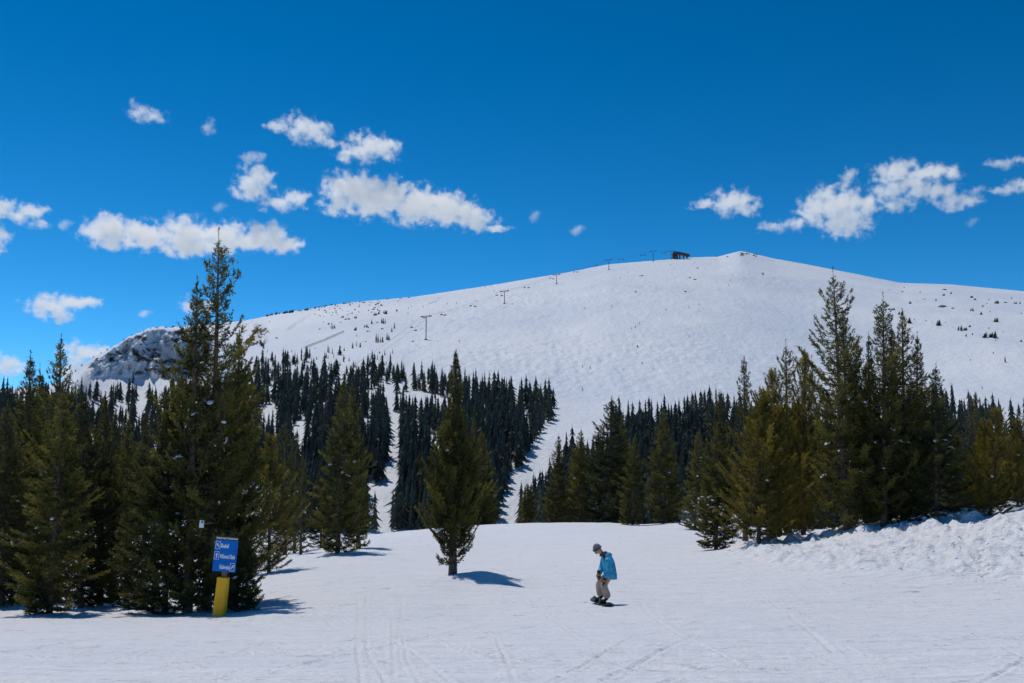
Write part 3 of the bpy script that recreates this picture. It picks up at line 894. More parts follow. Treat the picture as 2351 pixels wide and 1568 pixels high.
# ------------------------------------------------------------------ forest on the mountain side
def far_conifer(name, seed, layers=11, pts=7, width=1.0, detail=True):
    """a conifer of height 1 seen from afar: ragged drooping whorls round a stem"""
    g = random.Random(seed)
    V, F, tint = [], [], []
    for k in range(layers):
        t = k / (layers - 1)
        z = .06 + .90 * t
        rad = width * (.170 * (1 - t) ** .68 + .013) * g.uniform(.62, 1.25)
        if k == 0: rad *= .75
        drop = (.075 + .06 * (1 - t)) * 12 / layers
        top = len(V)
        V.append((g.uniform(-.004, .004), g.uniform(-.004, .004), z + drop * 1.25)); tint.append(g.uniform(.2, .6))
        ph = g.uniform(0, 6.28)
        n = pts * 2
        ring = []
        for i in range(n):
            a = ph + 2 * math.pi * i / n
            r_ = rad * (g.uniform(.65, 1.45) if i % 2 == 0 else g.uniform(.35, .6))
            zz = z - (drop * .45 * g.uniform(.5, 1.3) if i % 2 == 0 else -drop * .25)
            ring.append(len(V)); V.append((math.cos(a) * r_, math.sin(a) * r_, zz)); tint.append(g.uniform(.1, .8))
        for i in range(n):
            F.append((top, ring[i], ring[(i + 1) % n]))
    b = len(V)
    for i in range(3):
        a = i * 2.09
        V += [(math.cos(a) * .012, math.sin(a) * .012, -.05), (math.cos(a) * .004, math.sin(a) * .004, 1.0)]; tint += [.1, .1]
    for i in range(3):
        a0, a1 = b + 2 * i, b + 2 * ((i + 1) % 3)
        F += [(a0, a1, a1 + 1), (a0, a1 + 1, a0 + 1)]
    return np.array(V), np.array(F), np.array(tint)

FARV = [far_conifer('far', s, layers=l, pts=p, width=w) for s, l, p, w in ((1, 12, 6, 1.0), (2, 13, 6, .8), (3, 11, 6, 1.15), (4, 14, 5, .7), (5, 12, 6, .95), (6, 10, 6, 1.3))]
FARL = [far_conifer('far', s, layers=l, pts=5, width=w) for s, l, w in ((1, 9, 1.0), (2, 10, .8), (3, 8, 1.15), (4, 10, .7), (5, 9, .95), (6, 8, 1.3))]
FARM = []
for k, (v, f, ti) in enumerate(FARV):
    mm = mesh_np('distant_spruce', v, f, [M_NEEDLE_FAR]); add_attr(mm, 'tint', ti); FARM.append(mm)

def inside(poly, x, y):
    c = False
    n = len(poly)
    for i in range(n):
        x0, y0 = poly[i]; x1, y1 = poly[i - 1]
        if (y0 > y) != (y1 > y) and x < (x1 - x0) * (y - y0) / (y1 - y0) + x0: c = not c
    return c

# where tree feet stand, in picture positions on the mountain side
WOODS = [
    [(-150, 912), (60, 915), (165, 905), (250, 915), (330, 905), (420, 890), (520, 885), (560, 872), (640, 862), (720, 862), (770, 858), (840, 858), (880, 845), (920, 862), (990, 880),
     (1040, 888), (1120, 902), (1180, 925), (1235, 912), (1290, 905), (1330, 918), (1322, 927), (1252, 978), (1210, 1048), (1180, 1092), (1152, 1140), (1144, 1170), (1140, 1225), (-150, 1230)],
    [(1360, 962), (1385, 968), (1440, 985), (1500, 978), (1545, 990), (1590, 955), (1640, 952), (1700, 952), (1760, 960), (1850, 965), (1960, 960), (2060, 950), (2150, 935), (2200, 945), (2260, 965), (2351, 975), (2500, 985), (2500, 1220),
     (1176, 1220), (1200, 1192), (1238, 1158), (1276, 1118), (1300, 1062), (1326, 1050), (1352, 1056), (1362, 1000)],
]
CLEAR = [
    [(886, 918), (900, 915), (912, 960), (919, 1010), (919, 1140), (912, 1170), (905, 1215), (842, 1218), (838, 1105), (876, 1110), (888, 1050), (892, 1000)],
    [(600, 935), (632, 925), (640, 985), (610, 1010), (592, 1000)], [(660, 985), (705, 965), (702, 1040), (676, 1050)], [(725, 940), (742, 938), (740, 965), (722, 968)],
    [(575, 905), (590, 890), (650, 888), (640, 905)], [(355, 905), (375, 905), (370, 950), (358, 950)], [(205, 930), (230, 930), (225, 960), (205, 962)], [(265, 925), (290, 930), (285, 965), (262, 960)],
    [(1000, 915), (1018, 912), (1015, 930), (1000, 930)], [(1430, 992), (1470, 992), (1465, 1010), (1432, 1006)], [(1330, 985), (1392, 975), (1390, 1000), (1350, 1015)],
    [(560, 985), (580, 970), (585, 1010), (562, 1030)], [(985, 1015), (1010, 1010), (1000, 1075), (985, 1080)], [(1160, 1030), (1172, 1030), (1170, 1075), (1158, 1075)], [(1175, 935), (1190, 930), (1192, 965), (1180, 968)], [(2320, 985), (2345, 980), (2345, 1010), (2318, 1010)], [(2185, 950), (2210, 950), (2215, 965), (2185, 970)],
    [(700, 1060), (730, 1050), (728, 1090), (700, 1100)], [(560, 880), (572, 878), (580, 940), (566, 950)],
]
g = random.Random(91)
for q in range(17):
    x = g.uniform(560, 1290) if q < 14 else g.uniform(170, 560)
    y = g.uniform(885, 1120); w = g.uniform(6, 11); hh = g.uniform(60, 95); sk_ = g.uniform(-14, 14)
    CLEAR.append([(x, y), (x + w, y + 4), (x + w * 1.3 + sk_, y + hh), (x + sk_ - 3, y + hh - 5)])
feet = []
def try_foot(x, y, hm=1.0, force=False):
    p, ok = on_mountain(x, y)
    if not ok: return
    h = g.triangular(7.5, 20, 15.5) * hm * (0.78 if y < 900 else 1.0)
    if not force:
        n = float(fbm(np.array([p.x / 38.0]), np.array([p.y / 60.0]), 201, 2)[0])
        if n < -0.27 + (0.04 if y < 905 or x < 420 else 0): return
    feet.append((x, y, p, h, g.uniform(0, 6.28), g.randrange(6), g.uniform(.85, 1.2)))
cells = []
yy_ = 846.0
while yy_ < 1226:
    xx_ = -140.0
    while xx_ < 2480:
        cells.append((xx_ + g.uniform(-7, 7), yy_ + g.uniform(-6, 6)))
        xx_ += 11.0
    yy_ += 10.0
for (x, y) in cells:
    if any(inside(w, x, y) for w in WOODS) and not any(inside(c, x, y) for c in CLEAR):
        try_foot(x, y)
# scattered trees above the closed wood
for (zx, zy, hpx) in [(290, 1160, 24), (335, 1225, 28), (300, 1150, 22), (440, 1235, 44), (470, 1230, 40), (500, 1215, 36), (600, 1200, 30), (575, 1205, 24), (630, 1190, 24), (690, 1150, 32), (750, 1165, 36), (800, 1120, 24), (765, 1120, 30),
                      (1045, 1040, 19), (1060, 1050, 16), (1105, 1060, 15), (1205, 1075, 24), (1000, 1115, 17), (1020, 1118, 14), (1640, 1125, 23), (1380, 965, 11), (1432, 955, 13), (1480, 970, 12), (1695, 905, 22), (1720, 900, 20), (1750, 908, 16), (1780, 905, 15),
                      (1840, 870, 18), (1865, 875, 15), (1940, 720, 16), (1905, 765, 12), (1635, 660, 12), (1790, 660, 15), (1770, 650, 13), (1815, 655, 13), (1090, 725, 14), (1110, 728, 12), (1135, 720, 10), (1810, 525, 11), (1795, 520, 9), (1835, 525, 9), (1435, 825, 9), (165, 1210, 38), (210, 1260, 30), (85, 1250, 30), (240, 1280, 30)]:
    x, y = 574 + zx * .1709, 631 + zy * .1709
    p, ok = on_mountain(x, y)
    if ok: feet.append((x, y, p, hpx * p.y / FPX, g.uniform(0, 6.28), g.randrange(6), g.uniform(.95, 1.4)))
for (x, y, hpx) in [(2308, 832, 16), (2255, 893, 10), (1890, 730, 9), (1875, 729, 7), (2172, 950, 42), (2190, 948, 38), (2205, 945, 30), (2225, 962, 34), (2300, 968, 40), (2322, 960, 44), (2340, 955, 30), (1590, 905 + 55, 60), (1610, 958, 62), (1630, 958, 60), (1655, 950, 45), (1672, 945, 45), (1560, 975, 60),
                    (185, 780, 10), (158, 845, 10), (275, 755 + 30, 8), (330, 762, 7), (375, 870, 30), (305, 880, 26), (560, 815, 14), (540, 820, 16), (565, 800, 13), (552, 808, 12), (605, 800, 12)]:
    p, ok = on_mountain(x, y)
    if ok: feet.append((x, y, p, hpx * p.y / FPX, g.uniform(0, 6.28), g.randrange(6), g.uniform(.95, 1.3)))

for q in range(22):
    try_foot(g.uniform(905, 1005), g.uniform(868, 905), 1.1, True)
for q in range(86):
    x = g.uniform(545, 905)
    y = g.triangular(float(np.interp(x, (545, 700, 905), (835, 800, 790))), 866, 858)
    p, ok = on_mountain(x, y)
    if ok: feet.append((x, y, p, g.uniform(9, 26) * (.55 + .45 * (y - 790) / 70) * p.y / FPX, g.uniform(0, 6.28), g.randrange(6), g.uniform(.9, 1.3)))

def hidden(x, y, hpx):
    ym = y - hpx * .6
    for (tx, ty, bx, by, hw) in TREES:
        if ty < ym < by:
            f = (ym - ty) / (by - ty)
            cx = tx + (bx - tx) * f
            if abs(x - cx) < hw * min(.9, .25 + f * .9): return True
    return y > 1200 or x < 6 or x > 2345

def zone(x, y):
    if y < 800: return None
    if x < 165: return ('dark spruce in the far wood past the end of the cliff', 'spruces past the cliff')
    if x < 560: return ('dark spruce in the thin wood below the rocky cliff', 'spruces below the cliff')
    if x < 880 and y < 900: return ('dark spruce at the upper wood edge below the long snow fence', 'spruces below the snow fence')
    if x < 900: return ('dark spruce in the wood between snow fence and narrow snow lane', 'spruces before the narrow snow lane')
    if x < 1175 and y < 960: return ('dark spruce at the upper wood edge under the tallest lift tower', 'spruces under the lift tower')
    if x < 1175: return ('dark spruce in the wood between narrow snow lane and diagonal run', 'spruces between lane and run')
    if x < 1345: return ('dark spruce lining the diagonal run through the far wood', 'spruces lining the diagonal run')
    if x < 1720: return ('dark spruce in the belt of wood below the big open snowfield', 'spruces below the snowfield')
    return ('dark spruce at the wood edge behind the thicket of pines', 'spruces behind the pine thicket')
cand = sorted(range(len(feet)), key=lambda i: -feet[i][3] / feet[i][2].y)
single, rest = [], []
for i in cand:
    x, y, p, h, a, k, w = feet[i]
    hpx = h * FPX / p.y
    if (len(single) < 225 and not hidden(x, y, hpx)) : single.append(i)
    else: rest.append(i)
for i in single:
    x, y, p, h, a, k, w = feet[i]
    o = obj('distant_spruce_tree', FARM[k], None, loc=(p.x, p.y, p.z - .2), rot=(0, 0, a), scale=(h * w, h * w, h))
    z = zone(x, y)
    if z:
        size = 'tall' if h > 16 else ('short' if h < 13 else 'middling')
        fat = w * (1.0, .8, 1.15, .7, .95, 1.3)[k]
        form = 'broad' if fat > 1.15 else ('slim' if fat < .85 else 'even')
        z = ('%s %s %s' % (size, form, z[0]), '%s %s %s' % (size, form, z[1]))
    tag(o, z[0] if z else 'small dark spruce standing alone on the upper snow slope', 'tree', z[1] if z else 'lone spruces on the upper slope')
VV, FF, TT, off = [], [], [], 0
for i in rest:
    x, y, p, h, a, k, w = feet[i]
    v, f, ti = (FARV if h * FPX / p.y > 66 else FARL)[k]
    c, s = math.cos(a), math.sin(a)
    vv = np.stack([(v[:, 0] * c - v[:, 1] * s) * h * w + p.x, (v[:, 0] * s + v[:, 1] * c) * h * w + p.y, v[:, 2] * h + p.z - .2], -1)
    VV.append(vv); FF.append(f + off); TT.append(ti + g.uniform(-.15, .2)); off += len(v)
me = mesh_np('spruce_forest', np.concatenate(VV), np.concatenate(FF), [M_NEEDLE_FAR])
add_attr(me, 'tint', np.clip(np.concatenate(TT), 0, 1))
tag(obj('spruce_forest', me), 'dense dark spruce forest covering the mountain side across the valley', 'forest', kind='stuff')

# low wind-bent shrubs on the open slopes
SHR = []
for sd in range(4):
    g2 = random.Random(300 + sd)
    vs2, fs2, ts2, of2 = [], [], [], 0
    for q in range(5 + sd):
        v, f, ti = FARV[g2.randrange(6)]
        hh = g2.uniform(.45, 1.0); ww = g2.uniform(1.5, 2.6) * hh
        sh = g2.uniform(-.1, .25)
        vs2.append(np.stack([v[:, 0] * ww + g2.uniform(-.5, .5) + sh * v[:, 2], v[:, 1] * ww + g2.uniform(-.3, .3), v[:, 2] * hh - .05], -1)); fs2.append(f + of2); ts2.append(ti); of2 += len(v)
    mm = mesh_np('mountain_shrub', np.concatenate(vs2), np.concatenate(fs2), [M_NEEDLE_FAR]); add_attr(mm, 'tint', np.concatenate(ts2)); SHR.append(mm)
shr = []
for (zx, zy, w, h) in [(360, 165, 24, 20), (345, 215, 28, 22), (180, 190, 18, 12), (565, 222, 20, 18), (880, 188, 80, 16), (862, 262, 38, 38), (955, 236, 44, 28), (1195, 285, 64, 28), (1245, 315, 54, 28), (1528, 360, 84, 54), (1640, 350, 90, 16),
                       (1760, 362, 44, 32), (1820, 362, 30, 36), (765, 325, 28, 40), (615, 308, 32, 16), (440, 362, 46, 42), (530, 342, 14, 14), (850, 402, 150, 34), (980, 424, 44, 22), (1355, 400, 28, 38), (1215, 455, 44, 54), (1322, 500, 50, 46),
                       (1520, 592, 76, 76), (1445, 468, 14, 26), (1835, 490, 28, 26), (205, 440, 90, 34), (415, 608, 90, 92), (487, 568, 16, 26), (645, 580, 20, 20), (800, 636, 96, 100), (1066, 700, 64, 84), (1138, 695, 62, 52), (1193, 655, 38, 40),
                       (1440, 790, 176, 96), (1145, 772, 22, 46), (1222, 752, 28, 36), (1832, 842, 28, 40), (1480, 985, 28, 28), (1200, 1072, 20, 20), (320, 502, 76, 64), (1715, 300, 30, 30), (1430, 318, 26, 18), (1395, 360, 24, 16), (1600, 720, 20, 16), (1510, 825, 20, 20), (880, 600, 20, 16), (710, 592, 18, 12), (970, 658, 14, 12), (1420, 672, 30, 18)]:
    shr.append((2009 + zx * .183, 631 + zy * .183, w * .183, h * .183, 'B'))
for (zx, zy, w, h) in [(1810, 528, 66, 66), (1660, 545, 90, 40), (1720, 528, 40, 52), (1400, 748, 66, 60), (1555, 705, 54, 52), (1230, 575, 66, 34), (1305, 600, 76, 28), (1410, 585, 50, 40), (1045, 668, 44, 36), (1590, 712, 26, 28), (1775, 730, 44, 28), (1590, 760, 60, 18), (980, 640, 20, 20), (1555, 900, 30, 16), (880, 990, 36, 14), (2335, 585, 50, 24), (2180, 898, 40, 24), (1660, 470, 40, 26), (1750, 415, 50, 30), (1690, 405, 36, 26), (1220, 640, 40, 14), (360, 855, 40, 30), (260, 632, 18, 24), (1530, 375, 46, 26), (1340, 410, 24, 44), (940, 730, 40, 16), (1700, 645, 30, 28), (1100, 660, 30, 18)]:
    shr.append((574 + zx * .1709, 631 + zy * .1709, w * .1709, h * .1709, 'A'))
g = random.Random(44)
for k in range(64):
    zx = g.uniform(860, 1780); t = (zx - 860) / 920
    zy = g.uniform(400 - 40 * t, 580 - 50 * t)
    shr.append((574 + zx * .1709, 631 + zy * .1709, g.uniform(2, 5), g.uniform(2, 5.5), 'A'))
for k in range(46):
    zx = g.uniform(220, 1060) if k < 34 else g.uniform(1060, 2200)
    zy = np.interp(zx, (230, 410, 600, 1000, 1400, 2200), (548, 515, 500, 418, 360, 305))
    hh = (g.uniform(5, 9) if 230 < zx < 600 else g.uniform(2.5, 5)) if k < 34 else g.uniform(1.6, 3)
    shr.append((574 + zx * .1709, 631 + zy * .1709 + g.uniform(-.5, 2.0), g.uniform(4, 9), hh, 'C'))
for x, y, h in ((188, 832, 8), (214, 813, 6), (246, 795, 7), (284, 774, 6), (302, 766, 5), (346, 753, 4), (172, 852, 8), (232, 803, 5)):
    shr.append((x, y + 2, h * .55, h, 'C'))
for x, y, w, h in [(1472, 632, 10, 4), (1458, 669, 7, 5), (1574, 668, 8, 4), (1596, 640, 9, 3), (1584, 636, 8, 3), (1602, 614, 8, 3), (1750, 628, 6, 6), (395, 748, 9, 7), (380, 750, 8, 4), (360, 751, 8, 4), (1645, 585, 6, 3), (1668, 588, 10, 3)]:
    shr.append((x, y + 2, w, h, 'D'))
SLAB = {'A': ('low dark shrub on the snow slope above the snow fence', 'shrubs above the snow fence'), 'B': ('low dark conifer scrub on the snow shoulder behind the thicket', 'scrub on the far shoulder'),
        'C': ('dark scrub growing along the skyline beside the cliff', 'scrub along the skyline'), 'D': ('tiny dark patch of scrub on the bare upper snowfield', 'scrub on the upper snowfield')}
for (x, y, w, h, zz) in shr:
    p, ok = on_mountain(x, y)
    sx, sz = w * p.y / FPX / 1.25, h * p.y / FPX
    o = obj('mountain_shrub', g.choice(SHR), None, loc=(p.x, p.y, p.z - .1), rot=(0, 0, g.uniform(-.4, .4)), scale=(sx, sx * .8, sz))
    tag(o, SLAB[zz][0], 'shrub', SLAB[zz][1])

# ------------------------------------------------------------------ chair lift
M_STEEL = simple('tower_steel', (0.10, 0.105, 0.11), 0.5, .6, var=.1)
M_DARK = simple('dark_cladding', (0.035, 0.033, 0.035), 0.7, var=.2)
M_ROOF = simple('terminal_roof', (0.055, 0.045, 0.045), 0.6, var=.2)
M_SEAT = simple('chair_seat', (0.03, 0.03, 0.035), 0.6, var=.1)
M_WOOD = simple('weathered_wood', (0.12, 0.09, 0.07), 0.85, var=.3)
towers_px = [(977, 727, 978, 780), (1157, 669, 1158, 697), (1277, 631, 1278, 652), (1397, 597, 1398, 619), (1499, 577, 1500, 600), (1541, 577, 1541, 594.5)]
bases = []
for (tx, ty, bx, by) in towers_px:
    p, ok = on_mountain(bx, by)
    _, vt = uv_of(tx, ty)
    bases.append((p, CAM_Z + float(vt) * p.y - p.z))
line = (bases[-1][0] - bases[0][0]); line.z = 0; line.normalize()
perp = Vector((line.y, -line.x, 0))
ARM = 4.2
TL = ['lift tower standing lowest on the open snow, tall and thin', 'second lift tower up from the wood edge', 'third lift tower up from the wood edge', 'lift tower on the skyline curve below the top pair', 'last full lift tower on the skyline before the top station', 'short lift tower joined to the front of the top station']
tops = []
for k, (p, h) in enumerate(bases):
    root = empty('lift_tower', p, (0, 0, math.atan2(perp.y, perp.x)))
    tag(root, TL[k], 'lift tower')
    MB().tube([(0, 0, -1), (0, 0, h * .5), (0, 0, h)], [.46, .38, .33], 10).build('mast', M_STEEL, root, True)
    MB().box((0, 0, h), (2 * ARM + 1.2, .5, .45)).box((0, 0, h + .7), (2 * ARM - 1, .18, .12)).box((ARM - .8, 0, h + .4), (.15, .15, .7)).box((-ARM + .8, 0, h + .4), (.15, .15, .7)).build('crossarm', M_STEEL, root)
    for s in (-1, 1):
        MB().box((s * ARM, 0, h + .35), (.45, 3.6, .6)).build('sheave_train', M_DARK, root)
    MB().box((0, 0, .2), (1.9, 1.9, .9)).build('footing', M_STEEL, root)
    tops.append(p + Vector((0, 0, h + .75)))
pre = tops[0] - (tops[1] - tops[0]).normalized() * 190 + Vector((0, 0, -26))
mb = MB()
cab = {}
for s in (-1, 1):
    P_ = [pre] + tops + [tops[-1] + line * 14]
    pts = []
    for a, b in zip(P_[:-1], P_[1:]):
        n = 10
        for i in range(n):
            t = i / n
            q = a.lerp(b, t); q.z -= 4 * t * (1 - t) * (a - b).length * .012
            pts.append(q + perp * (s * ARM))
    pts.append(P_[-1] + perp * (s * ARM))
    mb.tube(pts, .07, 4)
    cab[s] = pts
mb.build('haul_rope', M_STEEL)
tag(bpy.data.objects['haul_rope'], 'thin dark haul rope strung over the lift towers', 'cable')
# chair prototype
cr_root = empty('lift_chair', (0, 0, 0))
MB().tube([(0, 0, 0), (0, .0, -1.6), (0, -.35, -2.6)], .07, 5).build('hanger', M_STEEL, cr_root)
MB().box((0, 0, -2.75), (2.6, .75, .2)).box((0, .35, -2.35), (2.6, .16, .75)).build('seat', M_SEAT, cr_root)
MB().tube([(-1.3, -.1, -2.6), (-1.3, -.5, -2.2), (1.3, -.5, -2.2), (1.3, -.1, -2.6)], .05, 5).build('safety_bar', M_STEEL, cr_root)
proto_used = False
def nearest_on_rope(s, dx):
    best = None
    for a, b in zip(cab[s][:-1], cab[s][1:]):
        for t in np.linspace(0, 1, 12):
            q = a.lerp(b, t)
            uu = q.x / q.y
            e = abs(uu - float(uv_of(dx, 650)[0]))
            if best is None or e < best[0]: best = (e, q)
    return best[1]
for s, xs in ((-1, (795, 946, 1015, 1081, 1141, 1204, 1263, 1318, 1369, 1422, 1473, 1522)), (1, (806, 956, 1023, 1090, 1152, 1213, 1270, 1326, 1431, 1481, 1529))):
    for dx in xs:
        q = nearest_on_rope(s, dx)
        if not proto_used:
            r_ = cr_root; proto_used = True
        else:
            r_ = cr_root.copy(); COL.objects.link(r_)
            for ch in cr_root.children:
                c = ch.copy(); COL.objects.link(c); c.parent = r_
        r_.location = q
        r_.rotation_euler = (0, 0, math.atan2(line.y, line.x) - math.pi / 2)
        tag(r_, 'lift chair hanging from the rope on the side nearer the cliff' if s < 0 else 'lift chair hanging from the rope on the side nearer the open snowfield', 'chair', 'lift chairs near the cliff side' if s < 0 else 'lift chairs near the snowfield side')
# top station
pt, _ = on_mountain(1562, 595)
pt2 = tops[-1] + line * 10
base = Vector((pt2.x + 8, pt2.y + 2, pt.z))
k = base.y / FPX          # metres per picture unit there
root = empty('lift_station', Vector((float(uv_of(1563, 594)[0]) * (bases[-1][0].y + 6), bases[-1][0].y + 6, bases[-1][0].z - .6)))
tag(root, 'dark chairlift top station with sloping curved roof on the skyline', 'building')
w = 40 * k; hh = 20 * k
roof = [(-w * .5, hh * .78), (-w * .46, hh * .95), (-w * .34, hh * 1.04), (-w * .1, hh * .98), (w * .3, hh * .80), (w * .5, hh * .66), (w * .52, hh * .52), (w * .44, hh * .48), (w * .1, hh * .66), (-w * .2, hh * .74), (-w * .48, hh * .72)]
MB().prism(roof, -4.2, 4.2).build('roof', M_ROOF, root)
MB().box((-w * .33, 0, hh * .38), (w * .30, 6.5, hh * .58), bevel=.3).build('machine_house', M_DARK, root)
MB().box((-w * .30, -3.6, hh * .35), (w * .12, .2, hh * .22)).build('window', M_STEEL, root)
for cx in (-.06, .17, .36):
    MB().box((cx * w, 0, hh * .30), (1.3 if cx > 0 else 1.6, 2.2, hh * .86)).build('column', M_DARK, root)
MB().box((w * .05, 0, hh * .05), (w * .95, 8.5, hh * .22)).build('loading_deck', M_DARK, root)
MB().box((-w * .33, 0, hh * .02), (w * .25, 5.5, hh * .3)).build('footing', M_DARK, root)

# summit mast, notice board, fences
ps, _ = on_mountain(1720, 579)
root = empty('summit_mast', ps); tag(root, 'thin antenna mast beside the rocks on the summit', 'mast')
MB().tube([(0, 0, -1), (0, 0, 8.5)], [.16, .08], 6).build('pole', M_STEEL, root)
MB().box((0, 0, 6.5), (1.2, .12, .12)).box((0, 0, 7.4), (.8, .12, .12)).build('antenna', M_STEEL, root)
g = random.Random(8)
for k in range(13):
    x = g.uniform(1690, 1738); y = float(np.interp(x, (1690, 1712, 1738), (584, 578, 584))) + g.uniform(0, 7)
    p, ok = on_mountain(x, y)
    mb = MB()
    r_ = g.uniform(.7, 1.7)
    for v in mb.ball((0, 0, 0), (r_ * 1.3, r_, r_ * .8), 1): v.co *= g.uniform(.75, 1.2)
    tag(mb.build('summit_rock', simple('summit_stone', (.13, .10, .09), .9, var=.3) if k == 0 else bpy.data.materials['summit_stone'], loc=(p.x, p.y, p.z + r_ * .2)), 'dark bare rock poking out of the summit snow', 'rock', 'rocks on the summit')
p, ok = on_mountain(911, 716)
root = empty('notice_board', p); tag(root, 'small dark notice board on two legs beside the upper piste', 'sign')
s_ = p.y / FPX
MB().box((0, 0, 3.6 * s_), (3.4 * s_, .2, 4.0 * s_)).build('panel', M_DARK, root)
for k in (-1, 1):
    MB().box((k * 1.2 * s_, 0, 1.0 * s_), (.5 * s_, .2, 2.6 * s_)).build('leg', M_DARK, root)

def fence(name, label, pix, spacing, hpx, rails, mat, cat='fence', lean=.0):
    P_ = []
    for a, b in zip(pix[:-1], pix[1:]):
        n = max(1, int(math.hypot(b[0] - a[0], b[1] - a[1]) / spacing))
        P_ += [(a[0] + (b[0] - a[0]) * i / n, a[1] + (b[1] - a[1]) * i / n) for i in range(n)]
    P_.append(pix[-1])
    pts = [on_mountain(*q)[0] for q in P_]
    root = empty(name, pts[0]); tag(root, label, cat)
    hm = hpx * pts[0].y / FPX
    pm = MB().box((0, 0, hm * .5), (.11 * hm, .11 * hm, hm * 1.15)).mesh('post', mat)
    gg = random.Random(3)
    for q in pts:
        obj('post', pm, root, loc=q - pts[0], rot=(gg.uniform(-.05, .05), gg.uniform(-.08, .08), 0), scale=(1, 1, gg.uniform(.85, 1.15)))
    for f in rails:
        MB().tube([q - pts[0] + Vector((0, 0, hm * f)) for q in pts], .022 * hm, 4).build('rail', mat, root)
fence('snow_fence', 'long dark wooden snow fence climbing the slope above the wood', [(700, 800), (720, 792), (745, 783), (770, 771), (790, 763)], 1.9, 5.0, (.35, .65, .9), M_WOOD)
fence('snow_fence', 'short wooden snow fence stub near the tallest lift tower', [(984, 697 + 2), (1004, 691 + 1)], 2.2, 3.2, (.5, .85), M_WOOD)
fence('rope_fence', 'rope fence on posts running under the summit knoll', [(1723, 596), (1750, 596.5), (1778, 599.5)], 4.5, 1.7, (.8,), M_WOOD)
fence('rope_fence', 'rope fence along the skyline ridge just below the summit', [(1799, 602), (1824, 604), (1846, 607)], 4.0, 1.7, (.5, .9), M_WOOD)
fence('rope_fence', 'rope fence in the middle of the descending summit ridge', [(1857, 609), (1900, 616), (1955, 629)], 5.0, 1.8, (.8,), M_WOOD)
fence('rope_fence', 'double railed fence at the lower end of the summit ridge', [(1982, 633), (2003, 638), (2023, 643)], 3.0, 2.0, (.45, .9), M_WOOD)

# ------------------------------------------------------------------ people
def skin(name, verts, edges, root, mat, parent, sub=2, smooth=True, branch=0.0):
    """verts: {key: (co, radius or (rx, ry))}; grown with a Skin modifier, baked to a mesh"""
    keys = list(verts)
    me = bpy.data.meshes.new(name)
    me.from_pydata([verts[k][0] for k in keys], [(keys.index(a), keys.index(b)) for a, b in edges], [])
    o = bpy.data.objects.new(name + '_tmp', me); COL.objects.link(o)
    md = o.modifiers.new('skin', 'SKIN'); md.use_smooth_shade = True; md.branch_smoothing = branch
    for i, k in enumerate(keys):
        r_ = verts[k][1]
        me.skin_vertices[0].data[i].radius = r_ if hasattr(r_, '__len__') else (r_, r_)
        me.skin_vertices[0].data[i].use_root = (k == root)
    sb = o.modifiers.new('sub', 'SUBSURF'); sb.levels = sub; sb.render_levels = sub
    dg = bpy.context.evaluated_depsgraph_get()
    m2 = bpy.data.meshes.new_from_object(o.evaluated_get(dg))
    m2.name = name
    bpy.data.objects.remove(o); bpy.data.meshes.remove(me)
    m2.materials.clear(); m2.materials.append(mat)
    m2.polygons.foreach_set('use_smooth', np.ones(len(m2.polygons), dtype=bool))
    return obj(name, m2, parent)

M_SKIN = simple('skin', (0.42, 0.22, 0.16), .5, var=.08)
M_JACKET = None
def jacket_material():
    m, nt, b = mat_new('blue_jacket')
    L = nt.links.new
    tc = N(nt, 'ShaderNodeTexCoord')
    nz = N(nt, 'ShaderNodeTexNoise'); nz.inputs['Scale'].default_value = 5.0; nz.inputs['Detail'].default_value = 2
    L(tc.outputs['Object'], nz.inputs['Vector'])
    cr = N(nt, 'ShaderNodeValToRGB'); cr.color_ramp.interpolation = 'LINEAR'
    cr.color_ramp.elements[0].position = .40; cr.color_ramp.elements[0].color = (.008, .19, .42, 1)
    cr.color_ramp.elements[1].position = .62; cr.color_ramp.elements[1].color = (.014, .42, .60, 1)
    L(nz.outputs['Fac'], cr.inputs['Fac']); L(cr.outputs[0], b.inputs['Base Color'])
    b.inputs['Roughness'].default_value = .6
    wv = N(nt, 'ShaderNodeTexNoise'); wv.inputs['Scale'].default_value = 14; wv.inputs['Detail'].default_value = 3
    mp = N(nt, 'ShaderNodeMapping'); mp.inputs['Scale'].default_value = (.6, .6, 1.6)
    L(tc.outputs['Object'], mp.inputs[0]); L(mp.outputs[0], wv.inputs['Vector'])
    bp = N(nt, 'ShaderNodeBump'); bp.inputs['Strength'].default_value = .7; bp.inputs['Distance'].default_value = .04
    L(wv.outputs['Fac'], bp.inputs['Height']); L(bp.outputs[0], b.inputs['Normal'])
    return m
M_JACKET = jacket_material()
M_PANTS = simple('pale_trousers', (.43, .305, .245), .8, var=.16, scale=5, bump=.6, bscale=12)
M_BOOT = simple('black_boot', (.016, .016, .018), .5, var=.2)
M_KNIT = simple('grey_knit', (.17, .18, .20), .9, var=.25, scale=40, bump=.8, bscale=60)
M_LENS = simple('goggle_lens', (.012, .02, .05), .15, spec=.8, var=.1)
M_GLOVE = simple('black_glove', (.025, .022, .022), .7, var=.2)
M_CUFF = simple('tan_glove_band', (.46, .24, .05), .7, var=.15)
M_BOARD = simple('snowboard_top', (.05, .06, .075), .35, var=.5, scale=3)

sb_g = ground_at(1388, 27.0, 1388)
person = empty('person', sb_g + Vector((0, 0, .06)))
tag(person, 'snowboarder in bright blue jacket, pale trousers and grey beanie, bent forward looking down', 'person')
SC = 1.03
def P3(x, y, z): return (x * SC, y * SC, z * SC)
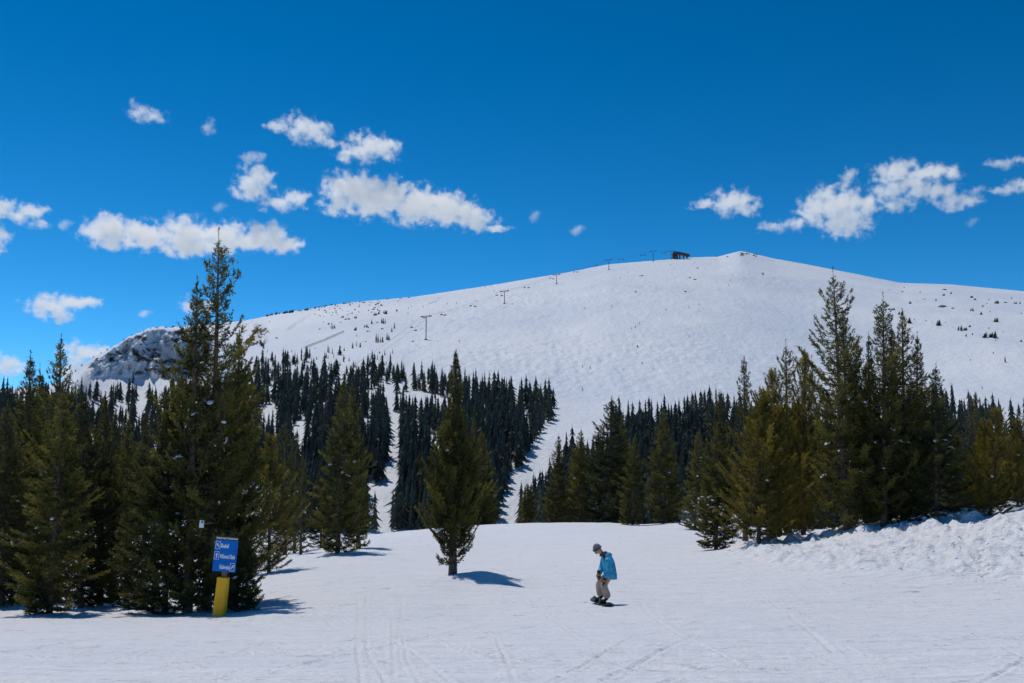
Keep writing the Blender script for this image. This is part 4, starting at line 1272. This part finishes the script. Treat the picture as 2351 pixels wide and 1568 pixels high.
# board runs towards the viewer, rider faces the trees on the sign's side
nf, ff_ = (.0, -.25), (-.085, .22)            # near foot, far foot (x, y)
J = {
 'pelvis': (P3(.11, 0, .74), .10), 'spine': (P3(.12, -.01, .90), (.12, .14)), 'chest': (P3(.07, -.02, 1.05), (.115, .14)), 'neck': (P3(-.02, -.02, 1.19), .058),
 'head0': (P3(-.09, -.02, 1.25), .07), 'head1': (P3(-.165, -.025, 1.33), .098), 'head2': (P3(-.19, -.025, 1.40), .07),
 'hipn': (P3(.10, -.10, .69), .08), 'kneen': (P3(-.045, -.24, .44), .066), 'anklen': (P3(nf[0] + .05, nf[1], .11), .048), 'toen': (P3(nf[0] - .12, nf[1] - .02, .045), .04),
 'hipf': (P3(.09, .10, .69), .08), 'kneef': (P3(-.13, .23, .45), .066), 'anklef': (P3(ff_[0] + .05, ff_[1], .11), .048), 'toef': (P3(ff_[0] - .12, ff_[1], .045), .04),
 'shn': (P3(.075, -.165, 1.085), .055), 'eln': (P3(.085, -.27, .83), .052), 'wrn': (P3(-.015, -.29, .60), .036), 'han': (P3(-.035, -.295, .52), .04),
 'shf': (P3(.03, .15, 1.085), .055), 'elf': (P3(-.03, .24, .85), .052), 'wrf': (P3(-.115, .17, .70), .036), 'haf': (P3(-.125, .15, .63), .04),
}
E_ = [('pelvis', 'spine'), ('spine', 'chest'), ('chest', 'neck'), ('neck', 'head0'), ('head0', 'head1'), ('head1', 'head2'), ('pelvis', 'hipn'), ('hipn', 'kneen'), ('kneen', 'anklen'), ('anklen', 'toen'),
      ('pelvis', 'hipf'), ('hipf', 'kneef'), ('kneef', 'anklef'), ('anklef', 'toef'), ('chest', 'shn'), ('shn', 'eln'), ('eln', 'wrn'), ('wrn', 'han'), ('chest', 'shf'), ('shf', 'elf'), ('elf', 'wrf'), ('wrf', 'haf')]
bd = skin('body', J, E_, 'pelvis', M_SKIN, person)
# face: nose, chin, ears
hc = Vector(P3(-.165, -.025, 1.325))
fwd = Vector((-.86, -.22, -.45)).normalized()
sidev = fwd.cross(Vector((0, 0, 1))).normalized()
upv = sidev.cross(fwd).normalized()
mb = MB()
mb.ball(hc + fwd * .105 - upv * .012, (.018, .014, .024), 2)
mb.ball(hc + fwd * .075 - upv * .085, (.035, .03, .025), 2)
for s in (-1, 1): mb.ball(hc + sidev * s * .098 - upv * .01 - fwd * .01, (.018, .012, .032), 2)
for s in (-1, 1): mb.ball(hc + fwd * .085 + sidev * s * .036 - upv * .035, (.022, .022, .018), 2)
mb.build('face', M_SKIN, person, True)
MB().ball(hc, 1) and None
mb = MB(); mb.ball(hc + fwd * .098 - upv * .055, (.022, .026, .007), 2); mb.build('mouth', simple('lips', (.30, .11, .09), .5), person, True)
rot = Matrix((fwd, sidev, upv)).transposed()
mb = MB()
for v in mb.ball((0, 0, 0), 1, 3):
    if v.co.z < 0: v.co.z *= .35
    v.co = hc + upv * .035 + rot @ Vector((v.co.x * .112 - .005, v.co.y * .106, v.co.z * .115))
bn = mb.build('beanie', M_KNIT, person, True)
mb = MB()
mb.tube([hc + upv * .032 + rot @ Vector((math.cos(a) * .104 - .004, math.sin(a) * .100, 0)) for a in [2 * math.pi * k / 24 for k in range(25)]], .014, 8)
mb.build('beanie_brim', M_KNIT, bn, True)
mb = MB()
pts = [hc + upv * .010 + rot @ Vector((math.cos(a) * .108, math.sin(a) * .106, 0)) for a in [R(-68) + R(136) * k / 12 for k in range(13)]]
mb.tube(pts, [.014] + [.028] * 11 + [.014], 8)
gg_ = mb.build('goggles', M_LENS, person, True)
mb = MB()
mb.tube([hc + upv * .018 + rot @ Vector((math.cos(a) * .116, math.sin(a) * .112, 0)) for a in [R(66) + R(228) * k / 16 for k in range(17)]], .015, 6)
mb.build('goggle_strap', M_GLOVE, gg_, True)
# jacket: long, loose, one surface with sleeves
def loft(bm, rings, seg=18):
    """rings: (centre, axis, fore-aft radius, sideways radius)"""
    prev = None
    for (c, ax, rx, ry) in rings:
        c, ax = Vector(c), Vector(ax).normalized()
        sy = Vector((0, 1, 0)); sx = sy.cross(ax).normalized(); sy = ax.cross(sx)
        ring = [bm.verts.new(c + sx * (rx * math.cos(t)) + sy * (ry * math.sin(t))) for t in [2 * math.pi * k / seg for k in range(seg)]]
        if prev:
            for k in range(seg): bm.faces.new((prev[k], prev[(k + 1) % seg], ring[(k + 1) % seg], ring[k]))
        else: bm.faces.new(ring[::-1])
        prev = ring
    bm.faces.new(prev)
mb = MB()
loft(mb.bm, [(P3(*c), ax, rx * .92, ry * .92) for c, ax, rx, ry in (
    ((.150, 0, .585), (0, 0, 1), .150, .190), ((.155, 0, .575), (0, 0, 1), .192, .226), ((.155, 0, .60), (0, 0, 1), .198, .23), ((.150, 0, .70), (-.05, 0, 1), .196, .226), ((.140, -.005, .82), (-.12, 0, 1), .185, .222),
    ((.118, -.01, .95), (-.25, 0, 1), .182, .225), ((.085, -.015, 1.05), (-.4, 0, 1), .172, .226), ((.045, -.02, 1.125), (-.6, 0, 1), .145, .20), ((.005, -.02, 1.175), (-.75, 0, 1), .115, .145), ((-.03, -.02, 1.215), (-.8, 0, 1), .09, .10))])
for sh, el, wr in ((( .075, -.165, 1.10), (.095, -.285, .835), (-.002, -.295, .635)), ((.03, .15, 1.10), (-.03, .255, .85), (-.108, .175, .705))):
    sh, el, wr = Vector(P3(*sh)), Vector(P3(*el)), Vector(P3(*wr))
    cv = [sh.lerp(el, t) for t in (0, .35, .7)] + [el + (wr - el) * t for t in (.05, .35, .7, 1)]
    mb.tube(cv, [.09, .09, .08, .078, .075, .068, .064], 14)
jk = mb.build('jacket', M_JACKET, person, True)
# dark collar and hood lying on the back
skin('collar', {'a': (P3(.0, -.03, 1.17), (.15, .15)), 'b': (P3(-.05, -.03, 1.25), (.115, .12))}, [('a', 'b')], 'a', M_GLOVE, jk)
skin('shoulder_yoke', {'a': (P3(.03, -.15, 1.16), .10), 'b': (P3(-.05, -.13, 1.14), .09)}, [('a', 'b')], 'a', M_GLOVE, jk)
skin('hood', {'a': (P3(.03, .12, 1.19), .06), 'b': (P3(.11, .06, 1.19), .085), 'c': (P3(.13, -.05, 1.16), .105), 'd': (P3(.09, -.15, 1.15), .08)}, [('a', 'b'), ('b', 'c'), ('c', 'd')], 'b', M_JACKET, jk)
PT = {'pel': (P3(.11, 0, .70), .12), 'hipn': (P3(.09, -.10, .64), .108), 'kneen': (P3(-.045, -.24, .44), .098), 'caln': (P3(.02, -.25, .27), .104), 'cufn': (P3(.065, -.25, .10), .112),
      'hipf': (P3(.08, .10, .64), .108), 'kneef': (P3(-.13, .22, .45), .095), 'calf': (P3(-.10, .22, .27), .098), 'cuff': (P3(-.07, .22, .11), .105)}
skin('trousers', PT, [('pel', 'hipn'), ('hipn', 'kneen'), ('kneen', 'caln'), ('caln', 'cufn'), ('pel', 'hipf'), ('hipf', 'kneef'), ('kneef', 'calf'), ('calf', 'cuff')], 'pel', M_PANTS, person)
for (fx_, fy_) in (nf, ff_):
    b = skin('boot', {'h': (P3(fx_ + .07, fy_, .065), .066), 'm': (P3(fx_ - .04, fy_ - .005, .06), .062), 't': (P3(fx_ - .155, fy_ - .01, .05), .052), 'a': (P3(fx_ + .055, fy_, .19), .074)}, [('h', 'm'), ('m', 't'), ('h', 'a')], 'h', M_BOOT, person)
    MB().box(P3(fx_ - .03, fy_, .008), (.30, .12, .03), bevel=.01).build('sole', M_BOOT, b)
# gloves with five fingers each
for wr, ha, s in (('wrn', 'han', -1), ('wrf', 'haf', 1)):
    w0, h0 = Vector(J[wr][0]), Vector(J[ha][0])
    d = (h0 - w0).normalized()
    sd = Vector((d.z, 0, -d.x)).normalized() * -1
    q = d.cross(sd).normalized()
    V_ = {'w': (tuple(w0 - d * .02), .046), 'p': (tuple(w0 + d * .055), (.05, .034)), 'k': (tuple(w0 + d * .105), (.05, .03))}
    Ed = [('w', 'p'), ('p', 'k')]
    for i, (o_, ln) in enumerate(((-.034, .058), (-.012, .07), (.011, .066), (.032, .05))):
        V_['f%da' % i] = (tuple(w0 + d * (.105 + ln * .5) + sd * o_ + q * .008), .0125)
        V_['f%db' % i] = (tuple(w0 + d * (.105 + ln * .85) + sd * o_ + q * .03), .011)
        V_['f%dc' % i] = (tuple(w0 + d * (.10 + ln * .95) + sd * o_ + q * .05), .009)
        Ed += [('k', 'f%da' % i), ('f%da' % i, 'f%db' % i), ('f%db' % i, 'f%dc' % i)]
    V_['t0'] = (tuple(w0 + d * .06 - sd * .055 + q * .012), .017); V_['t1'] = (tuple(w0 + d * .10 - sd * .07 + q * .03), .013)
    Ed += [('p', 't0'), ('t0', 't1')]
    gl = skin('glove', V_, Ed, 'p', M_GLOVE, person)
    MB().tube([w0 + d * .035, w0 + d * .075], [.057, .056], 12).build('glove_band', M_CUFF, gl, True)
    MB().tube([w0 + d * .118, w0 + d * .14], [.05, .046], 10).build('knuckle_band', M_CUFF, gl, True)
    MB().tube([w0 - d * .075, w0 - d * .01], [.064, .060], 12).build('cuff', M_GLOVE, gl, True)
# snowboard
bdir = Vector((nf[0] - ff_[0], nf[1] - ff_[1], 0)).normalized()
bcen = sb_g + Vector(((nf[0] + ff_[0]) / 2 - .03, (nf[1] + ff_[1]) / 2, .028))
board = empty('snowboard', bcen, (0, 0, math.atan2(bdir.y, bdir.x)))
tag(board, 'dark snowboard under the rider in the blue jacket', 'snowboard')
bm = bmesh.new()
rows_ = []
for i in range(25):
    x = -.76 + 1.52 * i / 24
    e = abs(x) / .76
    wd = (.125 + .02 * e ** 2) * (1 if e < .86 else math.sqrt(max(0.02, 1 - ((e - .86) / .14) ** 2)))
    z = .0 + (.10 * ((e - .76) / .24) ** 2 if e > .76 else 0)
    rows_.append([bm.verts.new((x, yv_ * wd, z + dzv)) for dzv in (0, .012) for yv_ in (-1, -.33, .33, 1)])
for a, b in zip(rows_[:-1], rows_[1:]):
    for q in range(3):
        bm.faces.new((a[q], a[q + 1], b[q + 1], b[q])); bm.faces.new((a[4 + q], b[4 + q], b[5 + q], a[5 + q]))
    bm.faces.new((a[0], b[0], b[4], a[4])); bm.faces.new((a[3], a[7], b[7], b[3]))
for r_ in (rows_[0], rows_[-1]):
    bm.faces.new((r_[0], r_[1], r_[2], r_[3], r_[7], r_[6], r_[5], r_[4]))
mb = MB(); mb.bm.free(); mb.bm = bm
mb.build('deck', M_BOARD, board, True)
for s in (-1, 1):
    bi = MB().box((s * .25, 0, .022), (.13, .24, .02), bevel=.006).build('binding', M_BOOT, board)
    MB().box((s * .25, -.12, .10), (.14, .02, .15), bevel=.006).build('highback', M_BOOT, bi)

# skiers far off on the open face: one small figure, copied
def far_skier(name, mat, seed):
    g = random.Random(seed)
    V_ = {'pel': ((0, 0, .85), .15), 'ch': ((0, -.12, 1.25), .19), 'nk': ((0, -.16, 1.45), .07), 'hd': ((0, -.18, 1.62), .12),
          'kl': ((-.13, -.12, .48), .09), 'fl': ((-.14, .02, .08), .08), 'kr': ((.13, -.12, .48), .09), 'fr': ((.14, .02, .08), .08),
          'el': ((-.32, -.2, 1.1), .07), 'hl': ((-.36, -.42, 1.0), .06), 'er': ((.32, -.2, 1.1), .07), 'hr': ((.36, -.42, 1.0), .06)}
    o = skin(name, V_, [('pel', 'ch'), ('ch', 'nk'), ('nk', 'hd'), ('pel', 'kl'), ('kl', 'fl'), ('pel', 'kr'), ('kr', 'fr'), ('ch', 'el'), ('el', 'hl'), ('ch', 'er'), ('er', 'hr')], 'pel', mat, None, sub=1)
    return o
cl_mats = [simple('ski_clothes_dark', (.03, .035, .05), .8), simple('ski_clothes_red', (.16, .03, .03), .8), simple('ski_clothes_blue', (.03, .07, .16), .8)]
SKI = [far_skier('person', m_, i) for i, m_ in enumerate(cl_mats)]
ski_me = MB().box((-.14, -.05, .03), (.11, 1.75, .04)).box((.14, -.05, .03), (.11, 1.75, .04)).mesh('skis', M_BOOT)
zoom8 = [(1440, 236), (1487, 203), (1764, 185), (1738, 160), (2090, 250), (2078, 278), (1905, 393), (1846, 410), (1712, 423), (1392, 402), (1233, 415), (1556, 503), (1530, 527), (1508, 535), (1847, 580), (1543, 640), (497, 608),
         (283, 406), (215, 406), (196, 415), (193, 445), (373, 356), (593, 372), (700, 313), (683, 285), (648, 288), (425, 387), (478, 385), (2193, 145), (2283, 218), (137, 372)]
sk = [(861 + x * .3906, 545 + y * .3906 + 2) for x, y in zoom8] + [(1474, 836), (1338, 843), (1355, 846), (1337, 897), (1463, 797), (614, 808), (670, 808), (1998, 643), (2076, 649)]
g = random.Random(17)
used = [False] * 3
for (x, y) in sk:
    k = g.choice((0, 0, 1, 2))
    p, ok = on_mountain(x, y)
    if not used[k]:
        o = SKI[k]; used[k] = True
    else:
        o = SKI[k].copy(); COL.objects.link(o)
    o.location = p
    o.rotation_euler = (0, 0, g.uniform(-1.2, 1.2)); o.scale = (1.25, 1.25, 1.15)
    low = y > 700
    tag(o, ('skier in %s clothes, tiny, ' % ('dark', 'red', 'blue')[k]) + ('on the lower open snowfield' if low else 'on the upper slope near the lift'), 'person', ('%s skiers %s' % (('dark', 'red', 'blue')[k], 'low on the snowfield' if low else 'high on the slope')))
    c = bpy.data.objects.new('skis', ski_me); COL.objects.link(c); c.parent = o
for k in range(3):
    if not used[k]: bpy.data.objects.remove(SKI[k])

# ------------------------------------------------------------------ trail sign
M_BLUE = simple('sign_blue', (.004, .155, .58), .6, spec=.15, var=.05, scale=2)
M_HEAD = simple('sign_header', (.035, .038, .042), .5, var=.1)
M_WHITE = simple('sign_white', (.80, .80, .80), .5, var=.03)
M_POST = simple('post_wood', (.20, .105, .075), .85, var=.3, scale=4, bump=.5)
M_PAD = simple('yellow_pad', (.86, .42, .005), .55, var=.12, scale=3, bump=.4, bscale=6)
sg = ground_at(502, 27.0, 1415)
sign = empty('trail_sign', sg - Vector((0, 0, .06)), (0, R(4.0), R(-4)))
tag(sign, 'blue trail direction sign with three arrows on a yellow padded post', 'sign')
MB().box((0.02, .03, 1.05), (.13, .11, 2.1), bevel=.008).build('post', M_POST, sign)
# the pad: a soft sleeve, slightly wider below, with folded top edge
bm = bmesh.new()
rings = []
for i, (z, w, d) in enumerate(((-.15, .175, .13), (.15, .172, .13), (.5, .166, .125), (.85, .162, .122), (1.0, .160, .12), (1.03, .165, .124), (1.055, .16, .12), (1.06, .10, .08))):
    ring = []
    for k in range(20):
        a = 2 * math.pi * (k + .5) / 20
        cx, sx = math.cos(a), math.sin(a)
        f = 1 / max(abs(cx), abs(sx)) ** .72
        wob = 1 + .012 * math.sin(5 * z * 3 + k)
        ring.append(bm.verts.new((cx * f * w * .93 * wob + .006, sx * f * d * .93 * wob + .02, z)))
    rings.append(ring)
for a, b in zip(rings[:-1], rings[1:]):
    for k in range(20): bm.faces.new((a[k], a[(k + 1) % 20], b[(k + 1) % 20], b[k]))
bm.faces.new(rings[-1])
mb = MB(); mb.bm.free(); mb.bm = bm
pad = mb.build('pad', M_PAD, sign, True)
BW, Z0 = .615, 1.20
zs = [Z0, Z0 + .272, Z0 + .544, Z0 + .816]
FY = -.075
panels = []
for k in range(3):
    panels.append(MB().box((.02, FY + .015, (zs[k] + zs[k + 1]) / 2), (BW, .03, .269), bevel=.004).build('panel', M_BLUE, sign))
hd = MB().box((.02, FY + .015, zs[3] + .047), (BW, .03, .09), bevel=.004).build('header_panel', M_HEAD, sign)
MB().box((.02, FY + .05, Z0 + .45), (.10, .045, .85)).build('bracket', M_POST, sign)
def lettering(txt, x, z, w, h, parent, align='LEFT'):
    cu = bpy.data.curves.new('lettering', 'FONT')
    cu.body = txt; cu.size = 1.0; cu.offset = .034; cu.extrude = .02; cu.resolution_u = 3
    o = bpy.data.objects.new('tmp_text', cu); COL.objects.link(o)
    dg = bpy.context.evaluated_depsgraph_get()
    me = bpy.data.meshes.new_from_object(o.evaluated_get(dg))
    bpy.data.objects.remove(o)
    co = np.empty(len(me.vertices) * 3, np.float32); me.vertices.foreach_get('co', co); co = co.reshape(-1, 3)
    x0, x1 = co[:, 0].min(), co[:, 0].max()
    sx = w / (x1 - x0); sz = h / .72
    out = np.stack([(co[:, 0] - x0) * sx + x, FY - .002 - co[:, 2] * .06, co[:, 1] * sz + z], -1).astype(np.float32)
    me.vertices.foreach_set('co', out.ravel()); me.update()
    me.materials.clear(); me.materials.append(M_WHITE)
    return obj('lettering', me, parent)
X0 = .02 - BW / 2
lettering('Quickest Way To Parsenn Bowl', X0 + .022, zs[3] + .026, BW - .04, .048, hd)
lettering('Bluebell', X0 + .165, zs[2] + .075, .215, .105, panels[2])
lettering('Wildwood Glade', X0 + .158, zs[1] + .075, .415, .105, panels[1])
lettering('Edelweiss', X0 + .19, zs[0] + .075, .275, .105, panels[0])
def arrow(cx, cz, ang, parent):
    w, h, t = .118, .205, .010
    m = MB()
    m.box((cx - w / 2, FY - .003, cz), (t, .004, h)).box((cx + w / 2, FY - .003, cz), (t, .004, h)).box((cx, FY - .003, cz - h / 2 + t / 2), (w - t - .0004, .004, t)).box((cx, FY - .003, cz + h / 2 - t / 2), (w - t - .0004, .004, t))
    m.build('arrow_frame', M_WHITE, parent)
    poly = [(0, .068), (.040, .012), (.014, .018), (.014, -.062), (-.014, -.062), (-.014, .018), (-.040, .012)]
    c, s = math.cos(ang), math.sin(ang)
    MB().prism([(cx + (x * c - z * s) * .95, cz + x * s + z * c) for x, z in poly], FY - .0015, FY - .0055).build('arrow', M_WHITE, parent)
arrow(X0 + .085, (zs[2] + zs[3]) / 2 - .005, R(40), panels[2])
arrow(X0 + .080, (zs[1] + zs[2]) / 2 + .0, 0, panels[1])
arrow(X0 + BW - .085, (zs[0] + zs[1]) / 2 + .0, R(-35), panels[0])
# small marker plate nailed to a trunk
tm = ground_at(463, 28.55)
_, vt = uv_of(463, 1203)
mk = empty('trail_marker', (at_dx(463, 27.95, 1203), 27.95, CAM_Z + float(vt) * 27.95), (0, R(5), 0))
tag(mk, 'small white and pale blue marker plate fixed to a trunk above the sign', 'sign')
MB().box((0, 0, 0), (.125, .012, .20), bevel=.004).build('plate', M_WHITE, mk)
MB().box((.015, -.0085, .055), (.07, .004, .07)).build('symbol', simple('marker_blue', (.10, .30, .60), .5), mk)
MB().box((-.0, .62, 0), (.04, 1.23, .04)).build('bracket', M_POST, mk)

# broken lumps thrown up on the heap beside the run
g2 = np.random.default_rng(77)
vs3, fs3, of3 = [], [], 0
ico = bmesh.new(); bmesh.ops.create_icosphere(ico, subdivisions=1, radius=1.0)
ico.verts.ensure_lookup_table()
IV = np.array([v.co[:] for v in ico.verts]); IF = np.array([[v.index for v in f.verts] for f in ico.faces]); ico.free()
nl = 0
while nl < 220:
    dx = g2.uniform(1700, 2420); Yq = g2.uniform(29, 45)
    x = at_dx(dx, Yq)
    if bank_mask(np.array([x]), np.array([Yq]))[0] < g2.uniform(.2, 1): continue
    if g2.random() > .25 + .75 * sstep(1900, 2200, np.array(dx)): continue
    r_ = .025 + .065 * g2.random() ** 3 * (1 if dx > 1950 else .6)
    z = float(near_height(np.array([x]), np.array([Yq]))[0])
    v = IV * g2.uniform(.6, 1.35, (len(IV), 1)) * r_ * np.array([g2.uniform(.9, 1.6), g2.uniform(.8, 1.3), .8])
    vs3.append(v + np.array([x, Yq, z + r_ * .05])); fs3.append(IF + of3); of3 += len(IV); nl += 1
me = mesh_np('snow_rubble', np.concatenate(vs3), np.concatenate(fs3), [M_CLUMP], smooth=True)
tag(obj('snow_rubble', me), 'broken snow lumps strewn over the heap beside the run', 'snow', kind='stuff')

# ------------------------------------------------------------------ clouds: real volumes far behind the mountain
def cloud(label, blobs, Y=6500.0, dens=1.0, noise=1.0, group=None, soft=1.0):
    blobs = [(x, y, rx * 1.12, ry * 1.16) for x, y, rx, ry in blobs]
    s = Y / FPX
    cs_, rs_ = [], []
    for (x, y, rx, ry) in blobs:
        u, v = uv_of(x, y)
        cs_.append(Vector((float(u) * Y, Y, CAM_Z + float(v) * Y)))
        rs_.append((rx * s, (rx + ry) * .5 * s, ry * s))
    c0 = sum(cs_, Vector()) / len(cs_)
    mb = MB()
    for c, r_ in zip(cs_, rs_):
        mb.ball(c - c0, [q * 1.32 for q in r_], 3)
    me = mb.mesh('cloud', None)
    o = obj('cloud', me, None, loc=c0)
    md = o.modifiers.new('union', 'REMESH'); md.mode = 'VOXEL'; md.voxel_size = max(o.dimensions) / 60 if max(o.dimensions) > 0 else 20
    dg = bpy.context.evaluated_depsgraph_get(); dg.update()
    vs_ = np.array([v.co[:] for v in me.vertices]); ext = (vs_.max(0) - vs_.min(0)).max()
    md.voxel_size = max(ext / 45, min(min(r_) for r_ in rs_) / 4)
    m2 = bpy.data.meshes.new_from_object(o.evaluated_get(bpy.context.evaluated_depsgraph_get()))
    o.modifiers.clear(); o.data = m2; m2.name = 'cloud'
    m = bpy.data.materials.new('cloud_vapour'); m.use_nodes = True
    nt = m.node_tree; nt.nodes.clear(); L = nt.links.new
    tc = N(nt, 'ShaderNodeTexCoord')
    acc = None
    wn1 = N(nt, 'ShaderNodeTexNoise'); wn1.inputs['Scale'].default_value = 1 / (60 * s); wn1.inputs['Detail'].default_value = 2
    L(tc.outputs['Object'], wn1.inputs['Vector'])
    wsub = N(nt, 'ShaderNodeVectorMath', operation='MULTIPLY_ADD')
    sc_ = 26 * s * noise
    L(wn1.outputs['Color'], wsub.inputs[0]); wsub.inputs[1].default_value = (sc_,) * 3; wsub.inputs[2].default_value = (-sc_ / 2,) * 3
    wad = N(nt, 'ShaderNodeVectorMath', operation='ADD'); L(tc.outputs['Object'], wad.inputs[0]); L(wsub.outputs[0], wad.inputs[1])
    for c, r_ in zip(cs_, rs_):
        a = N(nt, 'ShaderNodeVectorMath', operation='SUBTRACT'); L(wad.outputs[0], a.inputs[0]); a.inputs[1].default_value = c - c0
        d = N(nt, 'ShaderNodeVectorMath', operation='DIVIDE'); L(a.outputs[0], d.inputs[0]); d.inputs[1].default_value = r_
        l = N(nt, 'ShaderNodeVectorMath', operation='LENGTH'); L(d.outputs[0], l.inputs[0])
        i = N(nt, 'ShaderNodeMath', operation='SUBTRACT'); i.inputs[0].default_value = 1.0; L(l.outputs['Value'], i.inputs[1])
        if acc is None: acc = i.outputs[0]
        else:
            q = N(nt, 'ShaderNodeMath', operation='SMOOTH_MAX'); L(acc, q.inputs[0]); L(i.outputs[0], q.inputs[1]); q.inputs[2].default_value = .18
            acc = q.outputs[0]
    nz = N(nt, 'ShaderNodeTexNoise'); nz.inputs['Scale'].default_value = 1 / (24 * s); nz.inputs['Detail'].default_value = 8; nz.inputs['Roughness'].default_value = .60
    L(tc.outputs['Object'], nz.inputs['Vector'])
    e = N(nt, 'ShaderNodeMath', operation='MULTIPLY_ADD'); L(nz.outputs['Fac'], e.inputs[0]); e.inputs[1].default_value = 3.9 * noise; e.inputs[2].default_value = -1.95 * noise - .20
    f = N(nt, 'ShaderNodeMath', operation='ADD'); L(acc, f.inputs[0]); L(e.outputs[0], f.inputs[1])
    mr = N(nt, 'ShaderNodeMapRange'); mr.interpolation_type = 'SMOOTHSTEP'; L(f.outputs[0], mr.inputs['Value'])
    mr.inputs['From Min'].default_value = -.02; mr.inputs['From Max'].default_value = soft
    # nothing may touch the hull
    cl_ = N(nt, 'ShaderNodeMapRange'); L(acc, cl_.inputs['Value']); cl_.inputs['From Min'].default_value = -.30; cl_.inputs['From Max'].default_value = .0
    pm = N(nt, 'ShaderNodeMath', operation='MULTIPLY'); L(mr.outputs[0], pm.inputs[0]); L(cl_.outputs[0], pm.inputs[1])
    mu_ = N(nt, 'ShaderNodeMath', operation='MULTIPLY'); L(pm.outputs[0], mu_.inputs[0]); mu_.inputs[1].default_value = .042 * dens
    pv = N(nt, 'ShaderNodeVolumePrincipled'); pv.inputs['Color'].default_value = (.9995, .993, .980, 1); pv.inputs['Anisotropy'].default_value = .38
    L(mu_.outputs[0], pv.inputs['Density'])
    out = N(nt, 'ShaderNodeOutputMaterial'); L(pv.outputs[0], out.inputs['Volume'])
    m.cycles.volume_step_rate = .35
    m2.materials.clear(); m2.materials.append(m)
    tag(o, label, 'cloud', group)
    return o

cloud('long flat bottomed white cloud behind the tallest spruce spire', [(250, 530, 66, 40), (330, 540, 70, 36), (425, 538, 62, 46), (520, 545, 75, 38), (605, 545, 66, 36), (650, 560, 50, 22), (440, 565, 90, 22), (265, 555, 46, 20)], dens=1.2, noise=.8)
cloud('biggest bright cumulus, sloping down towards the lift towers', [(805, 432, 70, 38), (850, 452, 85, 48), (905, 450, 48, 42), (960, 470, 75, 46), (1030, 478, 70, 40), (1085, 505, 60, 26), (780, 470, 46, 24), (1140, 522, 40, 9)], dens=1.2, noise=.85)
cloud('rounded ragged cloud just above the biggest cumulus', [(845, 336, 58, 32), (885, 340, 38, 30), (805, 352, 40, 18)], dens=.9)
cloud('wispy tilted cloud highest of the ragged chain', [(690, 290, 46, 32), (725, 305, 44, 28), (650, 290, 38, 14), (620, 287, 20, 10), (752, 325, 30, 14)], dens=.7)
cloud('upright cone shaped little cloud beside the chain', [(585, 415, 44, 40), (580, 430, 50, 26), (592, 385, 26, 22)], dens=.8)
cloud('faint puff floating over the upright cone shaped cloud', [(582, 362, 28, 13), (560, 358, 20, 9)], dens=.4)
cloud('small flat cloud between the cone shaped cloud and the biggest cumulus', [(640, 466, 50, 18), (678, 456, 38, 24)], dens=.7)
cloud('thin hooked streak of cloud high above the stand of spruces', [(318, 256, 34, 18), (350, 268, 40, 13), (305, 250, 18, 22)], dens=.5)
cloud('tiny torn scrap of cloud between the hooked streak and the chain', [(478, 290, 20, 16), (486, 276, 12, 10), (492, 300, 10, 8)], dens=.3)
cloud('small pale fleck above the long flat cloud', [(505, 475, 22, 11)], dens=.25)
cloud('ragged two lobed cloud above the dark spires, level with the long flat cloud', [(10, 480, 40, 26), (70, 485, 44, 22), (45, 495, 40, 16), (90, 514, 30, 12)], dens=.7)
cloud('rounded cloud flank just under the ragged two lobed cloud', [(-8, 545, 30, 36)], dens=.8)
cloud('tiny fragment next to the end of the long flat cloud', [(150, 515, 22, 12)], dens=.35)
cloud('low curled cloud over the dark spires beside the cliff', [(115, 702, 60, 27), (150, 695, 50, 22), (195, 695, 42, 17), (140, 722, 36, 16)], dens=.8)
cloud('small puff low in the gap beside the cliff skyline', [(182, 810, 46, 28), (165, 850, 38, 26), (225, 805, 36, 22)], Y=9000, dens=.8)
cloud('low cloud bank resting on the far wood behind the dark spires', [(8, 835, 46, 26), (30, 850, 30, 14)], Y=9000, dens=.6)
cloud('tiny oval puff between the spire and the cliff', [(333, 719, 20, 8)], dens=.6)
cloud('white puff peeping out behind the forked spruce top', [(432, 700, 24, 22), (475, 705, 22, 20)], dens=.8)
cloud('lone speck of cloud past the end of the biggest cumulus', [(1229, 494, 16, 14)], dens=.3)
cloud('single small puff above the ridge with the lift', [(1326, 527, 20, 12)], dens=.45)
cloud('small lens shaped cloud leading the ragged group above the summit', [(1680, 462, 58, 30), (1712, 478, 40, 18), (1620, 468, 44, 10)], dens=.8)
cloud('large ragged cloud above the summit ridge', [(1920, 470, 75, 44), (1945, 505, 58, 42), (1870, 480, 44, 36), (1985, 472, 46, 26), (1890, 450, 36, 22)], dens=.8)
cloud('thin ragged tail under the lens shaped cloud', [(1775, 520, 42, 13), (1825, 515, 36, 16)], dens=.45)
cloud('bright streaked cloud on top of the ragged group', [(2060, 395, 60, 28), (2130, 397, 75, 18), (2180, 400, 40, 14), (2090, 420, 60, 16)], dens=.8)
cloud('broken trailing cloud under the bright streaked one', [(2150, 440, 60, 26), (2195, 462, 50, 22), (2100, 440, 45, 18), (2035, 440, 46, 24), (2060, 465, 46, 18)], dens=.55)
cloud('little separate puff beside the bright streaked cloud', [(1950, 402, 22, 22)], dens=.5)
cloud('thin wisp past the end of the bright streaked cloud', [(2300, 375, 44, 12), (2335, 368, 22, 10)], dens=.4)
cloud('double wisp hanging under the thin wisp', [(2320, 435, 46, 11), (2340, 420, 40, 14), (2290, 440, 26, 9)], dens=.5)
cloud('faint scrap near the trailing cloud', [(2240, 437, 26, 11)], dens=.3)
cloud('faint dot below the trailing cloud', [(2232, 508, 18, 11)], dens=.2)

for o in scene.objects:
    if o.type == 'MESH' and o.name == 'Cube': bpy.data.objects.remove(o)
